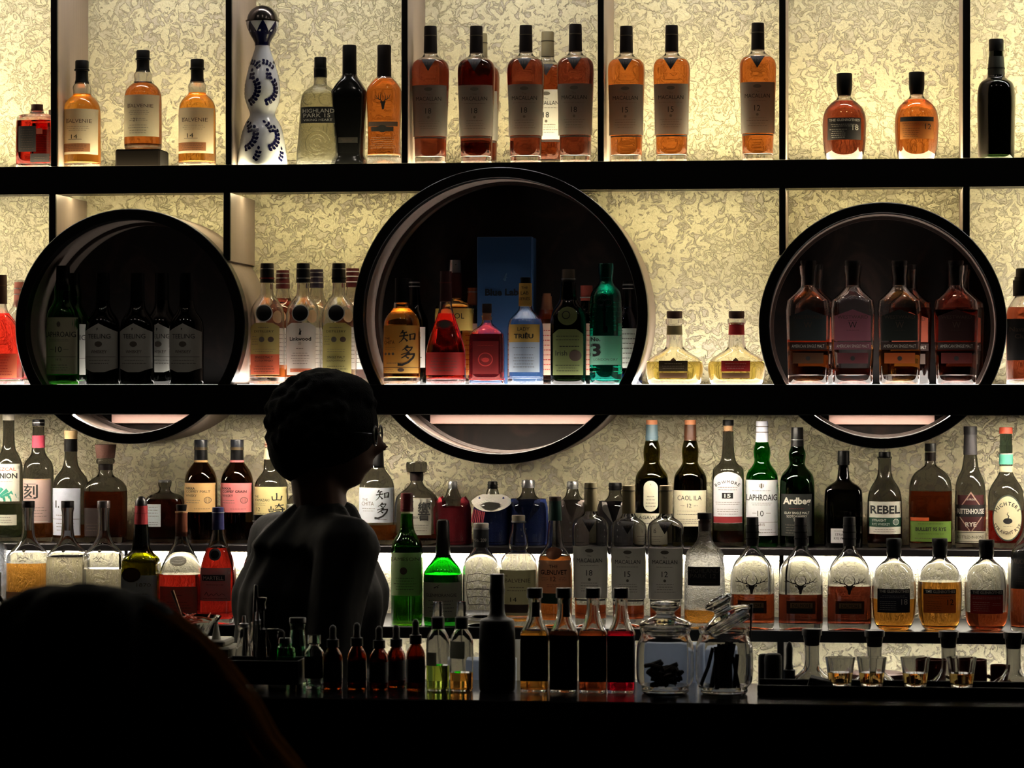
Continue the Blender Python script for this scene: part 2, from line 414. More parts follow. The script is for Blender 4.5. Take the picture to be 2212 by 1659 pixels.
# --- lettering, turned into mesh and laid on the surface
TC = {}
def glyphs(s, res=2, bold=0):
    if bold < .01 or 'M' in s or 'W' in s: bold = 0
    k = (s, res, bold)
    if k in TC: return TC[k]
    cu = bpy.data.curves.new('t', 'FONT'); cu.body = s; cu.size = 1; cu.align_x = 'CENTER'; cu.resolution_u = res; cu.offset = bold
    o = bpy.data.objects.new('t', cu); COL.objects.link(o)
    dg = bpy.context.evaluated_depsgraph_get(); me = bpy.data.meshes.new_from_object(o.evaluated_get(dg))
    if len(me.vertices):
        xs = [a.co.x for a in me.vertices]; hs_ = [a.co.y for a in me.vertices]; st_ = (max(hs_)-min(hs_))*.16; bm = bmesh.new(); bm.from_mesh(me); bmesh.ops.remove_doubles(bm, verts=bm.verts, dist=1e-5); bmesh.ops.triangulate(bm, faces=bm.faces); x = min(xs)+st_
        while x < max(xs): bmesh.ops.bisect_plane(bm, geom=bm.verts[:]+bm.edges[:]+bm.faces[:], plane_co=(x, 0, 0), plane_no=(1, 0, 0)); x += st_
        bm.to_mesh(me); bm.free()
    v = [(a.co.x, a.co.y) for a in me.vertices]; f = [tuple(p.vertices) for p in me.polygons]
    bpy.data.objects.remove(o); bpy.data.curves.remove(cu); bpy.data.meshes.remove(me)
    if v:
        x0, x1 = min(a[0] for a in v), max(a[0] for a in v); y0, y1 = min(a[1] for a in v), max(a[1] for a in v)
        v = [((a[0]-(x0+x1)/2)/(y1-y0), (a[1]-y0)/(y1-y0)) for a in v]; wd = (x1-x0)/(y1-y0)
    else: wd = 1
    TC[k] = (v, f, wd); return TC[k]
def stag_strokes(n=0):
    L_ = []; m_ = 1+n
    for s in (-1, 1):
        L_ += [([(0, .12), (s*.10, .25), (s*.16, .33)], .16, .1), ([(s*.12, .40), (s*.34, .44), (s*.30, .37), (s*.13, .34)], .05, .05)]
        L_ += [([(s*.10, .42), (s*.3, .55), (s*.55, .60), (s*.80, .72), (s*1.0, .95)], .075, .03), ([(s*.55, .60), (s*.62, .8), (s*.58, .92)], .055, .02),
               ([(s*.3, .55), (s*.36, .75), (s*.27, 1.0), (s*.15, 1.08)], .06, .02), ([(s*.75, .69), (s*.92, .66), (s*1.05, .72)], .05, .02)]
    L_ += [([(0, .45), (0, .3), (0, .1), (0, -.12)], .36, .13)]
    return [(p, a*m_, b*m_) for p, a, b in L_]
ZHI = [([(.28, .98), (.2, .86), (.10, .76)], .12, .04), ([(.18, .82), (.5, .86)], .06, .09), ([(.02, .6), (.3, .63), (.58, .67)], .07, .10), ([(.34, .84), (.30, .5), (.18, .32), (.0, .18)], .11, .03), ([(.32, .5), (.42, .4), (.52, .28)], .05, .12),
       ([(.66, .74), (.68, .55), (.67, .34)], .10, .07), ([(.66, .72), (.95, .77), (.93, .58), (.90, .38)], .06, .11), ([(.68, .42), (.90, .43)], .06, .06)]
DUO = [([(.58, 1.0), (.45, .86), (.24, .73)], .12, .03), ([(.48, .88), (.82, .92), (.72, .74), (.5, .58), (.18, .48)], .08, .05), ([(.42, .80), (.56, .70)], .06, .10),
       ([(.66, .62), (.45, .42), (.2, .28)], .12, .04), ([(.5, .48), (.92, .53), (.84, .30), (.6, .05), (.25, -.10), (-.02, -.08)], .09, .14), ([(.46, .38), (.62, .27)], .06, .11)]
YAMA = [([(.5, 1.0), (.52, .7), (.5, .36)], .11, .09), ([(.12, .68), (.14, .45), (.2, .30), (.55, .34), (.84, .30)], .10, .08), ([(.9, .72), (.86, .5), (.84, .28)], .11, .07)]
SAKI = [([(.16, .82), (.16, .5)], .08, .06), ([(.02, .64), (.04, .42), (.3, .44)], .07, .05), ([(.31, .66), (.30, .42)], .07, .05), ([(.42, .84), (.96, .9)], .05, .08), ([(.7, 1.0), (.62, .8), (.44, .64)], .09, .03), ([(.70, .84), (.92, .64)], .05, .10), ([(.38, .54), (.7, .56), (1.02, .60)], .07, .09),
        ([(.5, .45), (.52, .2)], .07, .05), ([(.5, .44), (.74, .46), (.72, .24)], .05, .07), ([(.52, .25), (.72, .26)], .05, .05), ([(.9, .58), (.9, .2), (.80, -.04), (.5, -.12), (.1, -.02)], .09, .05)]
def stroke_geo(g, S, pts, w0, w1, fx, fz, off):
    P_ = [(fx(a[0]), fz(a[1])) for a in pts]; q = []
    for i in range(len(P_)-1):
        for k in range(4): q.append((P_[i][0]+(P_[i+1][0]-P_[i][0])*k/4, P_[i][1]+(P_[i+1][1]-P_[i][1])*k/4))
    q.append(P_[-1]); P_ = q; N = len(P_); n = len(g.v)
    for i, (x, z) in enumerate(P_):
        a, b = P_[max(i-1, 0)], P_[min(i+1, N-1)]; dx, dz = b[0]-a[0], b[1]-a[1]; l = math.hypot(dx, dz) or 1
        w_ = (w0+(w1-w0)*i/(N-1))/2; nx, nz = -dz/l*w_, dx/l*w_
        for s in (-1, 1):
            X, Z = x+s*nx, z+s*nz; g.v.append((X, S.front(X, Z, off), Z))
    for i in range(N-1): g.f.append((n+2*i, n+2*i+1, n+2*i+3, n+2*i+2))
def patch(S, x0, x1, zlo, zhi, off, nx=12, nz=3):
    g = G()
    for i in range(nx+1):
        t = math.sin((i/nx-.5)*math.pi)*.5+.5; x = x0+(x1-x0)*t; a, b = zlo(x), zhi(x)
        for j in range(nz+1):
            z = a+(b-a)*j/nz; g.v.append((x, S.front(x, z, off), z))
    m = nz+1
    for i in range(nx):
        for j in range(nz): a = i*m+j; g.f.append((a, a+m, a+m+1, a+1))
    return g
BADGE = ('emblem',)
def items_on(S, items, parent, cx0, zf, kx, kz, off):
    """lettering and print, joined per colour; px offsets from the centre line, photograph rows"""
    by = {}
    for n_, it in enumerate(items):
        t = it[0]; mat0 = n_ if t in 'TOSC' else -1
        if t == 'T':       # T, text, row of the foot, px height, material, dx, max px width
            _, s, py, hp, mat, dx = it[:6]; wmax = it[6] if len(it) > 6 else None; bold = it[7] if len(it) > 7 else .003
            v, f, wd = glyphs(s, 2, bold); h = hp*kz; sx = h
            if wmax: sx = min(h*1.6, wmax*kx/wd)
            g = by.setdefault(('lettering', mat, mat0), G())
            X = [((a*sx+dx*kx), zf(py)+b*h) for a, b in v]
            g.add([(x, S.front(x, z, off), z) for x, z in X], f)
        elif t == 'F':     # F, row0, row1, lines, x0, x1, material : rows of fine print
            _, p0, p1, n, a, b, mat = it; g = by.setdefault(('fine_print', mat, -1), G())
            for k in range(n):
                py = p0+(p1-p0)*(k+.5)/n; hh = .17*(abs(p1-p0)/n)*kz; m_ = (b-a)*rnd.uniform(0, .16); x = a+m_
                while x < b-m_:
                    l = rnd.uniform(2.2, 6.5); e = min(x+l, b-m_)
                    g.add([(X*kx, S.front(X*kx, Z, off), Z) for X, Z in ((x, zf(py)-hh/2), (e, zf(py)-hh/2), (e, zf(py)+hh/2), (x, zf(py)+hh/2))], [(0, 1, 2, 3)]); x = e+1.2
        elif t == 'R':     # R, row top, row foot, x0, x1, material : printed band
            _, p0, p1, a, b, mat = it; q = patch(S, a*kx, b*kx, lambda x: zf(p1), lambda x: zf(p0), off-.0002, 26, 1)
            by.setdefault(('printed_band', mat, n_), G()).add(q.v, q.f)
        elif t == 'S':     # S, strokes, cx, foot row, px scale x, px scale z, material, name
            _, st, dx, py, sx, sz, mat = it[:7]; g = by.setdefault((it[7] if len(it) > 7 else 'emblem', mat, mat0), G())
            for pts, w0, w1 in st: stroke_geo(g, S, pts, w0*sx*kx, w1*sx*kx, lambda a: (a*sx+dx)*kx, lambda b: zf(py)+b*sz*kz, off)
        elif t == 'O':     # O, cx, row, rx, ry, material : filled oval, optional ring
            _, dx, py, rx, ry, mat = it[:6]; g = by.setdefault(('emblem', mat, mat0), G()); z0 = zf(py)
            q = patch(S, (dx-rx)*kx, (dx+rx)*kx, lambda x: z0-ry*kz*math.sqrt(max(1-((x/kx-dx)/rx)**2, 0)), lambda x: z0+ry*kz*math.sqrt(max(1-((x/kx-dx)/rx)**2, 0)), off-.00015, 18, 2)
            g.add(q.v, q.f)
        elif t == 'C':     # C, text, cx, row, radius, px height, material, centre angle : lettering on an arc
            _, s, dx, py, R, hp, mat, ang, inner = it; g = by.setdefault(('lettering', mat, mat0), G()); tot = 0; seq = []
            for ch in s:
                if ch == ' ': tot += hp*.5; continue
                v, f, wd = glyphs(ch, 2, .02); seq.append((tot, v, f, wd)); tot += wd*hp+hp*.22
            for (o_, v, f, wd) in seq:
                c_ = o_+wd*hp/2-tot/2; th = ang-c_/R if not inner else ang+c_/R
                ux, uz = (math.sin(th), -math.cos(th)) if not inner else (-math.sin(th), math.cos(th))
                V = []
                for a, b in v:
                    rr = R+b*hp if not inner else R-b*hp
                    X = dx+rr*math.cos(th)+a*hp*ux; Z = rr*math.sin(th)+a*hp*uz
                    X, Z = X*kx, zf(py)+Z*kz; V.append((X, S.front(X, Z, off), Z))
                g.add(V, f)
    for (nm, mat, _), g in by.items():
        o = mesh(nm, g.v, g.f, mat, parent, smooth=False)
        if nm == 'fine_print': o['kind'] = 'stuff'
def shape_fn(kind, zf, p0, p1, xh, kz, kx, k=10):
    zt, zb = zf(p0), zf(p1)
    if kind == 'rect': return (lambda x: zb), (lambda x: zt)
    if kind == 'point': return (lambda x: zb), (lambda x: zt-abs(x)/xh*k*kz)
    if kind == 'hex': return (lambda x: zb+max(abs(x)/xh-.35, 0)/.65*k*.5*kz), (lambda x: zt-abs(x)/xh*k*kz)
    if kind == 'clip': return (lambda x: zb), (lambda x: zt-max(abs(x)/xh-.62, 0)/.38*k*kz)
    if kind == 'arch': return (lambda x: zb), (lambda x: zt-k*kz*(1-math.sqrt(max(1-(x/xh)**2, 0))))
    if kind == 'oval':
        zc, r = (zt+zb)/2, (zt-zb)/2
        return (lambda x: zc-r*math.sqrt(max(1-(x/xh)**2, 0))), (lambda x: zc+r*math.sqrt(max(1-(x/xh)**2, 0)))
    if kind == 'pill':
        return (lambda x: zb+xh*(1-math.sqrt(max(1-(x/xh)**2, 0)))), (lambda x: zt-xh*(1-math.sqrt(max(1-(x/xh)**2, 0))))
    if kind == 'tri': return (lambda x: zb+abs(x)/xh*(zt-zb)), (lambda x: zt)
    if kind == 'diamond':
        zc, r = (zt+zb)/2, (zt-zb)/2; return (lambda x: zc-r*(1-abs(x)/xh)), (lambda x: zc+r*(1-abs(x)/xh))
ALLB = []
CLR0 = GLASS0 = glass(); FROST = glass(.99, .99, 1, .32, 1, 260)
def bottle(K, name, label, cx, Y, zs, top=None, group=None, cat='bottle', kx_mul=1, rz=0, **ov):
    """builds one bottle of kind K (measured in photograph pixels about its own foot row K['b'])"""
    K = dict(K, **ov); b = K['b']; ux, uz = pxm(cx, Y); base = P(cx, 832, Y); base.z = zs
    tp = min([r[0] for c in K.get('caps', []) for r in c['p']]+[r[0] for r in K['p']])
    kz = uz; 
    if top is not None: kz = (z_at(cx, top, Y)-zs)/(b-tp)
    kx = ux*kx_mul*K.get('kx', 1)
    root = empty(name, base, label, cat, group, rz)
    zf = lambda py: (b-py)*kz
    prof = smooth_prof([(zf(r[0]), r[1]*kx, *r[2:]) for r in K['p']]); prof = [(max(h, 0), w) for h, w in prof]
    n, d = K.get('n', 2), K.get('d', 1); S = Shape(prof, n, d); seg = K.get('seg', 32)
    if K.get('solid'):
        g = G(); S.rings(g, prof, seg); R = len(prof)
        g.f.append(tuple(range(seg))[::-1]); g.f.append(tuple(range((R-1)*seg, R*seg)))
        g.obj(K.get('bodyname', 'glass'), K['glass'], root)
    else:
        g, ins = hollow(S, K.get('base', 12)*kz, K.get('wall', 2.6)*kx, seg)
        go = g.obj('glass', K.get('glass') or glass(), root)
        if Y > 0 and zs > 1.6 and K.get('glass', 0) in (0, CLR0, GLASS0):      # stippled foot standing on the lit shelf
            go.data.materials.append(FROST); lim = K.get('base', 12)*kz*.8; vs = [v.co.z <= lim for v in go.data.vertices]
            for p_ in go.data.polygons:
                if all(vs[i] for i in p_.vertices): p_.material_index = 1
        if K.get('liq'):
            lv, lm = K['liq']; liquid_mesh(S, ins, K.get('wall', 2.6)*kx, zf(lv), seg).obj('liquid', lm, root)
    for c in K.get('caps', []):
        pr = sorted([(zf(r[0]), r[1]*kx) for r in c['p']]); g = G().lathe(pr, 24); o = g.obj(c.get('name', 'cap'), c['m'], root)
        for bd in c.get('bands', []):
            G().lathe([(zf(bd[0]), bd[2]*kx), (zf(bd[0])+.00001, bd[2]*kx+.0006), (zf(bd[1]), bd[2]*kx+.0006), (zf(bd[1])+.00001, bd[2]*kx)], 24).obj('band', bd[3], o)
    SC = None
    for L_ in K.get('labels', []):
        p0, p1, xa, xb, mat, kind, items = L_[:7]; k = L_[7] if len(L_) > 7 else 10; nm = L_[8] if len(L_) > 8 else 'label'
        xh = (xb-xa)/2*kx; xc = (xa+xb)/2*kx; lo, hi = shape_fn(kind, zf, p0, p1, xh, kz, kx, k)
        off = .0005*(1+K.get('labels').index(L_)*.7)
        g = patch(S, xa*kx, xb*kx, lambda x: lo(x-xc), lambda x: hi(x-xc), off, 26, 4)
        o = mesh(nm, g.v, g.f, mat, root, angle=60)
        items_on(S, items, o, 0, zf, kx, kz, off+.00045)
    if K.get('print'): items_on(S, K['print'], root, 0, zf, kx, kz, .0007)
    ALLB.append(root); root['S'] = 0; del root['S']
    return root, S, kx, kz, zf
# ------------------------------------------------------------------ colours
CREAM = paper(.90, .86, .74, .45); WHITE = paper(.93, .92, .88, .4); GREYP = paper(.62, .60, .57, .6); DARKP = paper(.13, .11, .12, .1)
BLACKP = paper(.05, .05, .05, .03); GOLDP = paper(.86, .68, .34, .35); TANP = paper(.88, .72, .47, .25); PINKP = paper(.92, .52, .52, .25)
MUTE = paper(.35, .28, .24, .3); SILV = M(.75, .75, .75, .3, .8); CORK = M(.72, .55, .4, .8, bump=.4, scale=400); BROWN = M(.25, .12, .08, .5)
CAPB = M(.03, .03, .032, .4, spec=.2); CAPBR = M(.07, .035, .025, .5, spec=.2); TANCAP = M(.5, .46, .34, .5); COPPER = M(.62, .36, .24, .4, .4); MAROON = M(.32, .08, .1, .4)
WINK = paper(.85, .83, .78, .2); REDI = M(.7, .16, .14, .6); GREYI = paper(.45, .42, .38, .3)
AMB = liquid(.96, .66, .28); AMBD = liquid(.82, .47, .22); RUST = liquid(.70, .33, .18); DEEP = liquid(.55, .25, .17); RED = liquid(.86, .2, .16); YEL = liquid(1, .9, .5); PALE = liquid(1, .97, .9)
CLR = glass(); GRN = glass(.25, .72, .3); OLV = glass(.62, .58, .25); DGRN = glass(.16, .22, .12); BRG = glass(.55, .38, .18); TEAL = glass(.3, .85, .78); SMOKE = glass(.75, .74, .7)
g_top = 'bottles on the top shelf'
def cap(m, *p, name='cap', bands=()): return {'m': m, 'p': p, 'name': name, 'bands': bands}
# --- stout amber bottle with long collar, cream label
def stout(b, num, full=True):
    # measured on the bottle at row 131..364
    it = [('T', 'THE', 262, 3.5, GREYI, -22), ('T', 'BALVENIE', 268, 8, MUTE, 2, 54), ('F', 274, 286, 3, -26, 26, GREYI)]
    if num: it += [('T', num, 302, 9, INK, -6, 14), ('R', 303, 304, -20, 10, GREYI), ('R', 312, 330, -36, 26, paper(.62, .42, .28, .5)), ('F', 314, 329, 4, -28, 22, INK)]
    else: it += [('F', 292, 300, 2, -22, 20, GREYI), ('T', '21', 300, 8, MUTE, -8), ('F', 306, 330, 4, -24, 20, GREYI)]
    return dict(b=364, p=[(364, 36, 1), (360, 39), (345, 40), (300, 39.5), (242, 39.5), (226, 37), (214, 29), (207, 19.5), (203, 18.5, 1), (196, 18.5), (188, 20), (180, 15), (176, 13.5)],
        base=11, wall=2.6, liq=(203, AMB), glass=CLR, caps=[cap(CAPB, (180, 15.5), (172, 13.5), (154, 13.2), (153, 16), (150, 16), (149, 14.2), (133, 14.2), (131, 13))],
        labels=[(238, 335, -37, 38, CREAM, 'rect', it)])
K1 = stout(364, '14')
# far left: square red decanter
KSQ = dict(b=365, n=5, d=.9, kx=1, p=[(365, 38, 1), (362, 40), (258, 40), (249, 34), (246, 16), (240, 13.5), (236, 13.5)], base=10, wall=2.5, liq=(262, RED),
    caps=[cap(BROWN, (240, 12.5), (226, 12.5))], labels=[(275, 330, -30, 8, DARKP, 'rect', [('F', 280, 326, 9, -26, 4, MUTE)]), (280, 292, 9, 22, paper(.6, .3, .25, .2), 'rect', []), (334, 352, -4, 36, DARKP, 'rect', [('F', 340, 350, 2, 2, 30, MUTE)])])
bottle(KSQ, 'decanter', 'square red spirit decanter with short cork, far left of the top shelf', 80, .09, ZT, 226, g_top, 'bottle')
bottle(KSQ, 'decanter', 'second red decanter mostly hidden behind the first upright of the top shelf', 118, .2, ZT, 238, g_top, 'bottle', liq=(262, RED))
bottle(K1, 'whisky_bottle', 'amber whisky bottle right of the first upright, cream label numbered 14', 177, .09, ZT, 131, g_top)
# box stand with bottle
st = P(307, 600, .09); k = pxm(307, .09)
hst = (z_at(307, 325, .09)-ZT)
o = tag(G().bbox(-48*k[0], 48*k[0], -.045, .045, 0, hst, .004).obj('wooden_plinth', M(.045, .03, .022, .8, spec=.05)), 'low dark wooden plinth under an amber bottle on the top shelf', 'stand'); o.location = (st.x, .09, ZT)
G().lathe([(hst-.0, .032), (hst+.0005, .032)]).obj('felt_pad', M(.15, .05, .04, .9), o)
KP = dict(stout(364, None), liq=(205, AMBD))
bottle(KP, 'whisky_bottle', 'amber whisky bottle raised on a dark wooden plinth', 309, .09, ZT+hst+.0006, 109, g_top)
bottle(K1, 'whisky_bottle', 'amber whisky bottle numbered 14 standing left of the tall painted bottle', 426, .09, ZT, 128, g_top)
# --- tall painted ceramic bottle
def ceramic():
    root = empty('ceramic_bottle', P(567, 832, .08), 'tall white ceramic bottle painted with dark blue leaves and capped by a steel dome', 'bottle', g_top); root.location.z = ZT
    kx, kz = pxm(567, .08); b = 362; zf = lambda p: (b-p)*kz
    pr = smooth_prof([(zf(r[0]), r[1]*kx) for r in [(362, 53), (350, 52.5), (320, 49), (290, 44), (268, 37), (255, 28), (246, 26), (236, 30), (215, 37.5), (195, 38), (170, 35), (140, 27), (115, 18.5), (100, 14.5), (92, 16), (78, 25), (62, 32), (50, 34.5), (46, 34)]])
    S = Shape(pr); g = G(); S.rings(g, pr, 48); g.f.append(tuple(range(48))[::-1]); g.f.append(tuple(range((len(pr)-1)*48, len(pr)*48)))
    body = g.obj('body', M(.86, .87, .88, .15, spec=.6), root, angle=50)
    BLUE = M(.05, .06, .22, .2)
    zt, zb = zf(62), zf(100)
    gg = G(); seg = 60; hs = [zf(100), zf(93), zf(86), zf(78), zf(72)]
    for h in hs:
        for i in range(seg): a = 2*math.pi*i/seg; r = S.w_at(h)+.0006; gg.v.append((r*math.cos(a), r*math.sin(a), h))
    for j in range(len(hs)-1):
        for i in range(seg): gg.f.append((j*seg+i, j*seg+(i+1) % seg, (j+1)*seg+(i+1) % seg, (j+1)*seg+i))
    h0, h1 = zf(72), zf(47)       # pointed crown of blue teeth on the white rim
    for i in range(7):
        a0, a1 = 2*math.pi*i/7, 2*math.pi*(i+1)/7
        n0 = len(gg.v)
        for q in range(5):
            u = q/4; hh = h0+(h1-h0)*u
            am = (a0+a1)/2; hw = (a1-a0)/2*(1-u)
            for a in (am-hw, am, am+hw): r = S.w_at(hh)+.0007; gg.v.append((r*math.cos(a), r*math.sin(a), hh))
        for q in range(4):
            for e in (0, 1): gg.f.append((n0+q*3+e, n0+q*3+e+1, n0+q*3+e+4, n0+q*3+e+3))
    mesh('blue_crown', gg.v, gg.f, BLUE, body, smooth=False)
    lf = G()
    def onb(a, h, off=.0008): r = S.w_at(h)+off; return (r*math.cos(a), r*math.sin(a), h)
    def leaf(a, h, ang, L, wd):
        n0 = len(lf.v); ca, sa = math.cos(ang), math.sin(ang); pts = []
        for (u, v) in ((0, 0), (.3, .5), (.65, .5), (1, 0), (.65, -.5), (.3, -.5)):
            du, dv = u*L, v*wd; X, Z = du*ca-dv*sa, du*sa+dv*ca; pts.append(onb(a+X/S.w_at(h), h+Z))
        lf.v.extend(pts); lf.f.append(tuple(range(n0, n0+6)))
    def sprig(a, h, ang, n, step, L, wd):
        for i in range(n):
            leaf(a, h, ang+.9, L, wd); leaf(a, h, ang-.9, L, wd); a += math.cos(ang)*step/S.w_at(h); h += math.sin(ang)*step; ang += .26
        leaf(a, h, ang, L, wd)
    mm = kz
    for a in (-1.0, -2.1, -3.6, .4, 1.8):
        sprig(a-.2, zf(226), .35, 8, 8*mm, 10*mm, 7*mm); sprig(a+.5, zf(150), 2.3, 4, 8*mm, 8*mm, 6*mm); sprig(a, zf(175), 1.4, 2, 8*mm, 9*mm, 7*mm)
        sprig(a-.1, zf(325), .3, 7, 8*mm, 10*mm, 7*mm); sprig(a+.4, zf(350), .9, 3, 8*mm, 9*mm, 6*mm); sprig(a+.1, zf(290), 1.8, 3, 8*mm, 9*mm, 6*mm)
    mesh('painted_leaves', lf.v, lf.f, BLUE, body, smooth=False)
    dm = [(zf(49), 35*kx), (zf(46), 36*kx)]+[(zf(46)+33*kz*math.sin(t), 33*kx*math.cos(t)) for t in [i*math.pi/2/8 for i in range(8)]]+[(zf(12.6), 1.5*kx)]
    cp = G().lathe(dm, 36).obj('dome_cap', M(.28, .26, .25, .18, .9), root); return root
ceramic()
# --- embossed pale bottle
HPP = [(361, 50, 1), (355, 51), (330, 50), (290, 46), (250, 43.5), (215, 41.5), (200, 36), (190, 23), (185, 15), (181, 13.5), (165, 13.5)]
HPT = [('T', 'HIGHLAND', 247, 8.5, WINK, 1, 68), ('T', 'PARK 15', 257, 8.5, WINK, -2, 58), ('T', 'VIKING HEART', 265, 5, WINK, 0, 62)]
KHP = dict(b=361, p=HPP, n=2.6, d=.75, base=10, wall=3, glass=glass(.95, .95, .92, .12, .7, 160, warp=2.5), liq=(205, liquid(.95, .93, .85)),
    caps=[cap(CAPB, (168, 14), (150, 14), (149, 13), (126, 13), (124, 12), bands=[(151, 147, 13.6, M(.1, .1, .1, .3))])],
    labels=[(234, 269, -38, 38, BLACKP, 'rect', HPT)])
r_, S_, kx_, kz_, zf_ = bottle(KHP, 'whisky_bottle', 'pale embossed bottle with a black band label beside the painted ceramic bottle', 692, .085, ZT, 124, g_top)
eg = G()
for (cx_, cz_, R_) in ((0, 312, 26), (0, 312, 17), (-20, 215, 14), (18, 216, 15), (0, 312, 8)):
    eg.tube([((cx_+R_*math.cos(t))*kx_, S_.front((cx_+R_*math.cos(t))*kx_, zf_(cz_)+R_*math.sin(t)*kz_, 0), zf_(cz_)+R_*math.sin(t)*kz_) for t in [i*math.pi*1.7/20 for i in range(21)]], .0011, 6)
for a in range(6): eg.tube([((-24+a*9)*kx_, S_.front((-24+a*9)*kx_, zf_(290-a*4), 0), zf_(290-a*4)), ((-10+a*6)*kx_, S_.front((-10+a*6)*kx_, zf_(275+a*3), 0), zf_(275+a*3))], .001, 6)
o = eg.obj('raised_scrollwork', glass(.95, .95, .92, .1), r_); o['kind'] = 'stuff'
# --- black flared bottle
KBK = dict(b=361, solid=True, bodyname='body', glass=M(.04, .04, .04, .15), n=4, d=.8, p=[(361, 39, 1), (358, 40), (348, 37), (338, 31), (325, 31), (280, 33.5), (230, 36.5), (200, 38, 1), (180, 27), (167, 17), (160, 15), (150, 14.5)],
    caps=[cap(CAPB, (166, 15.5), (130, 15), (101, 15), (98, 14))], labels=[(300, 312, -20, 22, paper(.12, .11, .09), 'rect', [('F', 302, 310, 2, -14, 14, MUTE)], 10, 'nameplate')])
bottle(KBK, 'whisky_bottle', 'opaque black bottle with a flared foot, left of the stag bottle', 755, .085, ZT, 98, g_top)
KST = dict(b=360, n=3.5, d=.8, base=22, wall=2.4, liq=(172, AMBD), p=[(360, 35, 1), (356, 36), (335, 34), (280, 34), (230, 36), (197, 37), (185, 32), (170, 19), (165, 14.5), (160, 14)],
    caps=[cap(CAPBR, (168, 15.5), (120, 14.5), (101, 15), (98, 14))],
    print=[('S', stag_strokes(.9), 2, 236, 16, 30, INK), ('R', 266, 276, -30, 32, MUTE), ('O', 0, 281, 10, 8, INK), ('R', 277, 287, -24, 24, INK), ('F', 298, 325, 6, -28, 28, GREYI)])
bottle(KST, 'whisky_bottle', 'amber bottle printed with a dark stag head on the top shelf', 830, .085, ZT, 98, g_top)
# --- tapering bottle with tall cap and V neck seal
def tapered(num, pal, dark=False, labm=None, b=359):
    ink = INK
    it = [('O', 0, 197, 9, 4, GREYI), ('T', 'The', 210, 4, GREYI, 0), ('T', 'MACALLAN', 222, 8.5, ink, 0, 54), ('F', 226, 231, 1, -26, 26, GREYI), ('T', num, 250, 12, ink, 0), ('O', 0, 258, 3, 3, GREYI), ('F', 263, 285, 4, -24, 24, GREYI)]
    return dict(b=b, n=2.8, d=.85, base=17, wall=2.6, liq=(133, pal), p=[(359, 31, 1), (355, 33), (300, 34), (250, 36.5), (190, 39), (150, 40), (138, 37), (130, 29), (124, 18), (118, 14.5), (112, 13)],
        caps=[cap(CAPBR, (115, 14.5), (90, 14), (60, 13.6), (57, 13), bands=[(79, 77, 13.8, M(.3, .27, .2, .4))])],
        labels=[(188, 298, -37, 37, labm or GREYP, 'rect', it), (131, 158, -16, 16, INK if dark else DARKP, 'tri', [('T', num, 144, 7, MUTE, 0)], 10, 'neck_seal')],
        print=[('R', 300, 303, -33, 33, DARKP)])
T18, T15, T12 = tapered('18', DEEP), tapered('15', AMBD, True), tapered('12', AMBD)
gm = 'tapering whisky bottles on the top shelf'
bottle(T18, 'whisky_bottle', 'tapering dark amber bottle numbered 18 nearest the third upright, tall brown cap', 930, .07, ZT, 57, gm)
bottle(T18, 'whisky_bottle', 'tapering dark amber bottle numbered 18 with a second bottle peeping out behind its right side', 1029, .07, ZT, 57, gm)
bottle(T18, 'whisky_bottle', 'tapering dark amber bottle numbered 18 just left of the tan-capped rear bottle', 1136, .07, ZT, 55, gm)
bottle(T18, 'whisky_bottle', 'tapering dark amber bottle numbered 18 just right of the tan-capped rear bottle', 1243, .07, ZT, 53, gm)
TC1 = [cap(TANCAP, (112, 14), (60, 13.5), (57, 13), bands=[(79, 77, 13.8, M(.2, .18, .13, .4))])]
bottle(T18, 'whisky_bottle', 'rear bottle almost hidden behind the second tapering bottle, bright label edge', 1039, .19, ZT, 73, gm, caps=TC1)
bottle(tapered('18', RUST, labm=WHITE), 'whisky_bottle', 'rear tapering bottle with tan cap and bright white label numbered 18', 1183, .19, ZT, 69, gm, caps=TC1)
bottle(T15, 'whisky_bottle', 'tapering amber bottle numbered 15 beside the fourth upright', 1353, .07, ZT, 57, gm)
bottle(T15, 'whisky_bottle', 'tapering amber bottle numbered 15 standing apart, second right of the fourth upright', 1451, .07, ZT, 55, gm)
bottle(T12, 'whisky_bottle', 'tapering amber bottle numbered 12 beside the fifth upright', 1637, .07, ZT, 50, gm)
# --- squat round bottles
def squat(num, liqm, labm, txt, b=357, lv=222):
    return dict(b=b, base=9, wall=3, liq=(lv, liqm), seg=40, p=[(357, 30, 1), (352, 38), (335, 44), (300, 47), (262, 47.5), (240, 42), (225, 29), (217, 17), (210, 14.5), (203, 14)],
        caps=[cap(CAPB, (209, 14), (196, 16.5), (186, 17), (161, 17), (159, 16))],
        labels=[(262, 311, -36, 36, labm, 'rect', [('R', 262, 272, -36, 36, DARKP), ('T', 'THE GLENROTHES', 270, 5.5, txt, 0, 66, .02), ('T', num, 290, 12, txt, 24), ('F', 275, 283, 2, -32, 32, txt), ('F', 286, 308, 5, -32, 6, txt)])])
bottle(squat('18', DEEP, DARKP, WINK), 'whisky_bottle', 'squat round dark red bottle numbered 18 on the top shelf', 1824, .08, ZT, 159, g_top)
bottle(squat('12', AMBD, paper(.72, .46, .2, .4), INK), 'whisky_bottle', 'squat round amber bottle numbered 12 on the top shelf', 1980, .08, ZT, 156, g_top)
KDG = dict(b=355, base=8, glass=DGRN, liq=(180, liquid(.3, .35, .2)), p=[(355, 38, 1), (345, 39.5), (300, 40), (240, 41.5), (200, 41), (182, 36), (174, 24), (170, 18.5), (140, 17.5), (108, 15)],
    caps=[cap(CAPB, (112, 15.5), (108, 16), (87, 16), (85, 15)), cap(M(.1, .12, .08, .5), (172, 19), (150, 18.3), (125, 16.5), (124, 16.3), name='neck_foil', bands=[(152, 149, 18.6, CAPB)])])
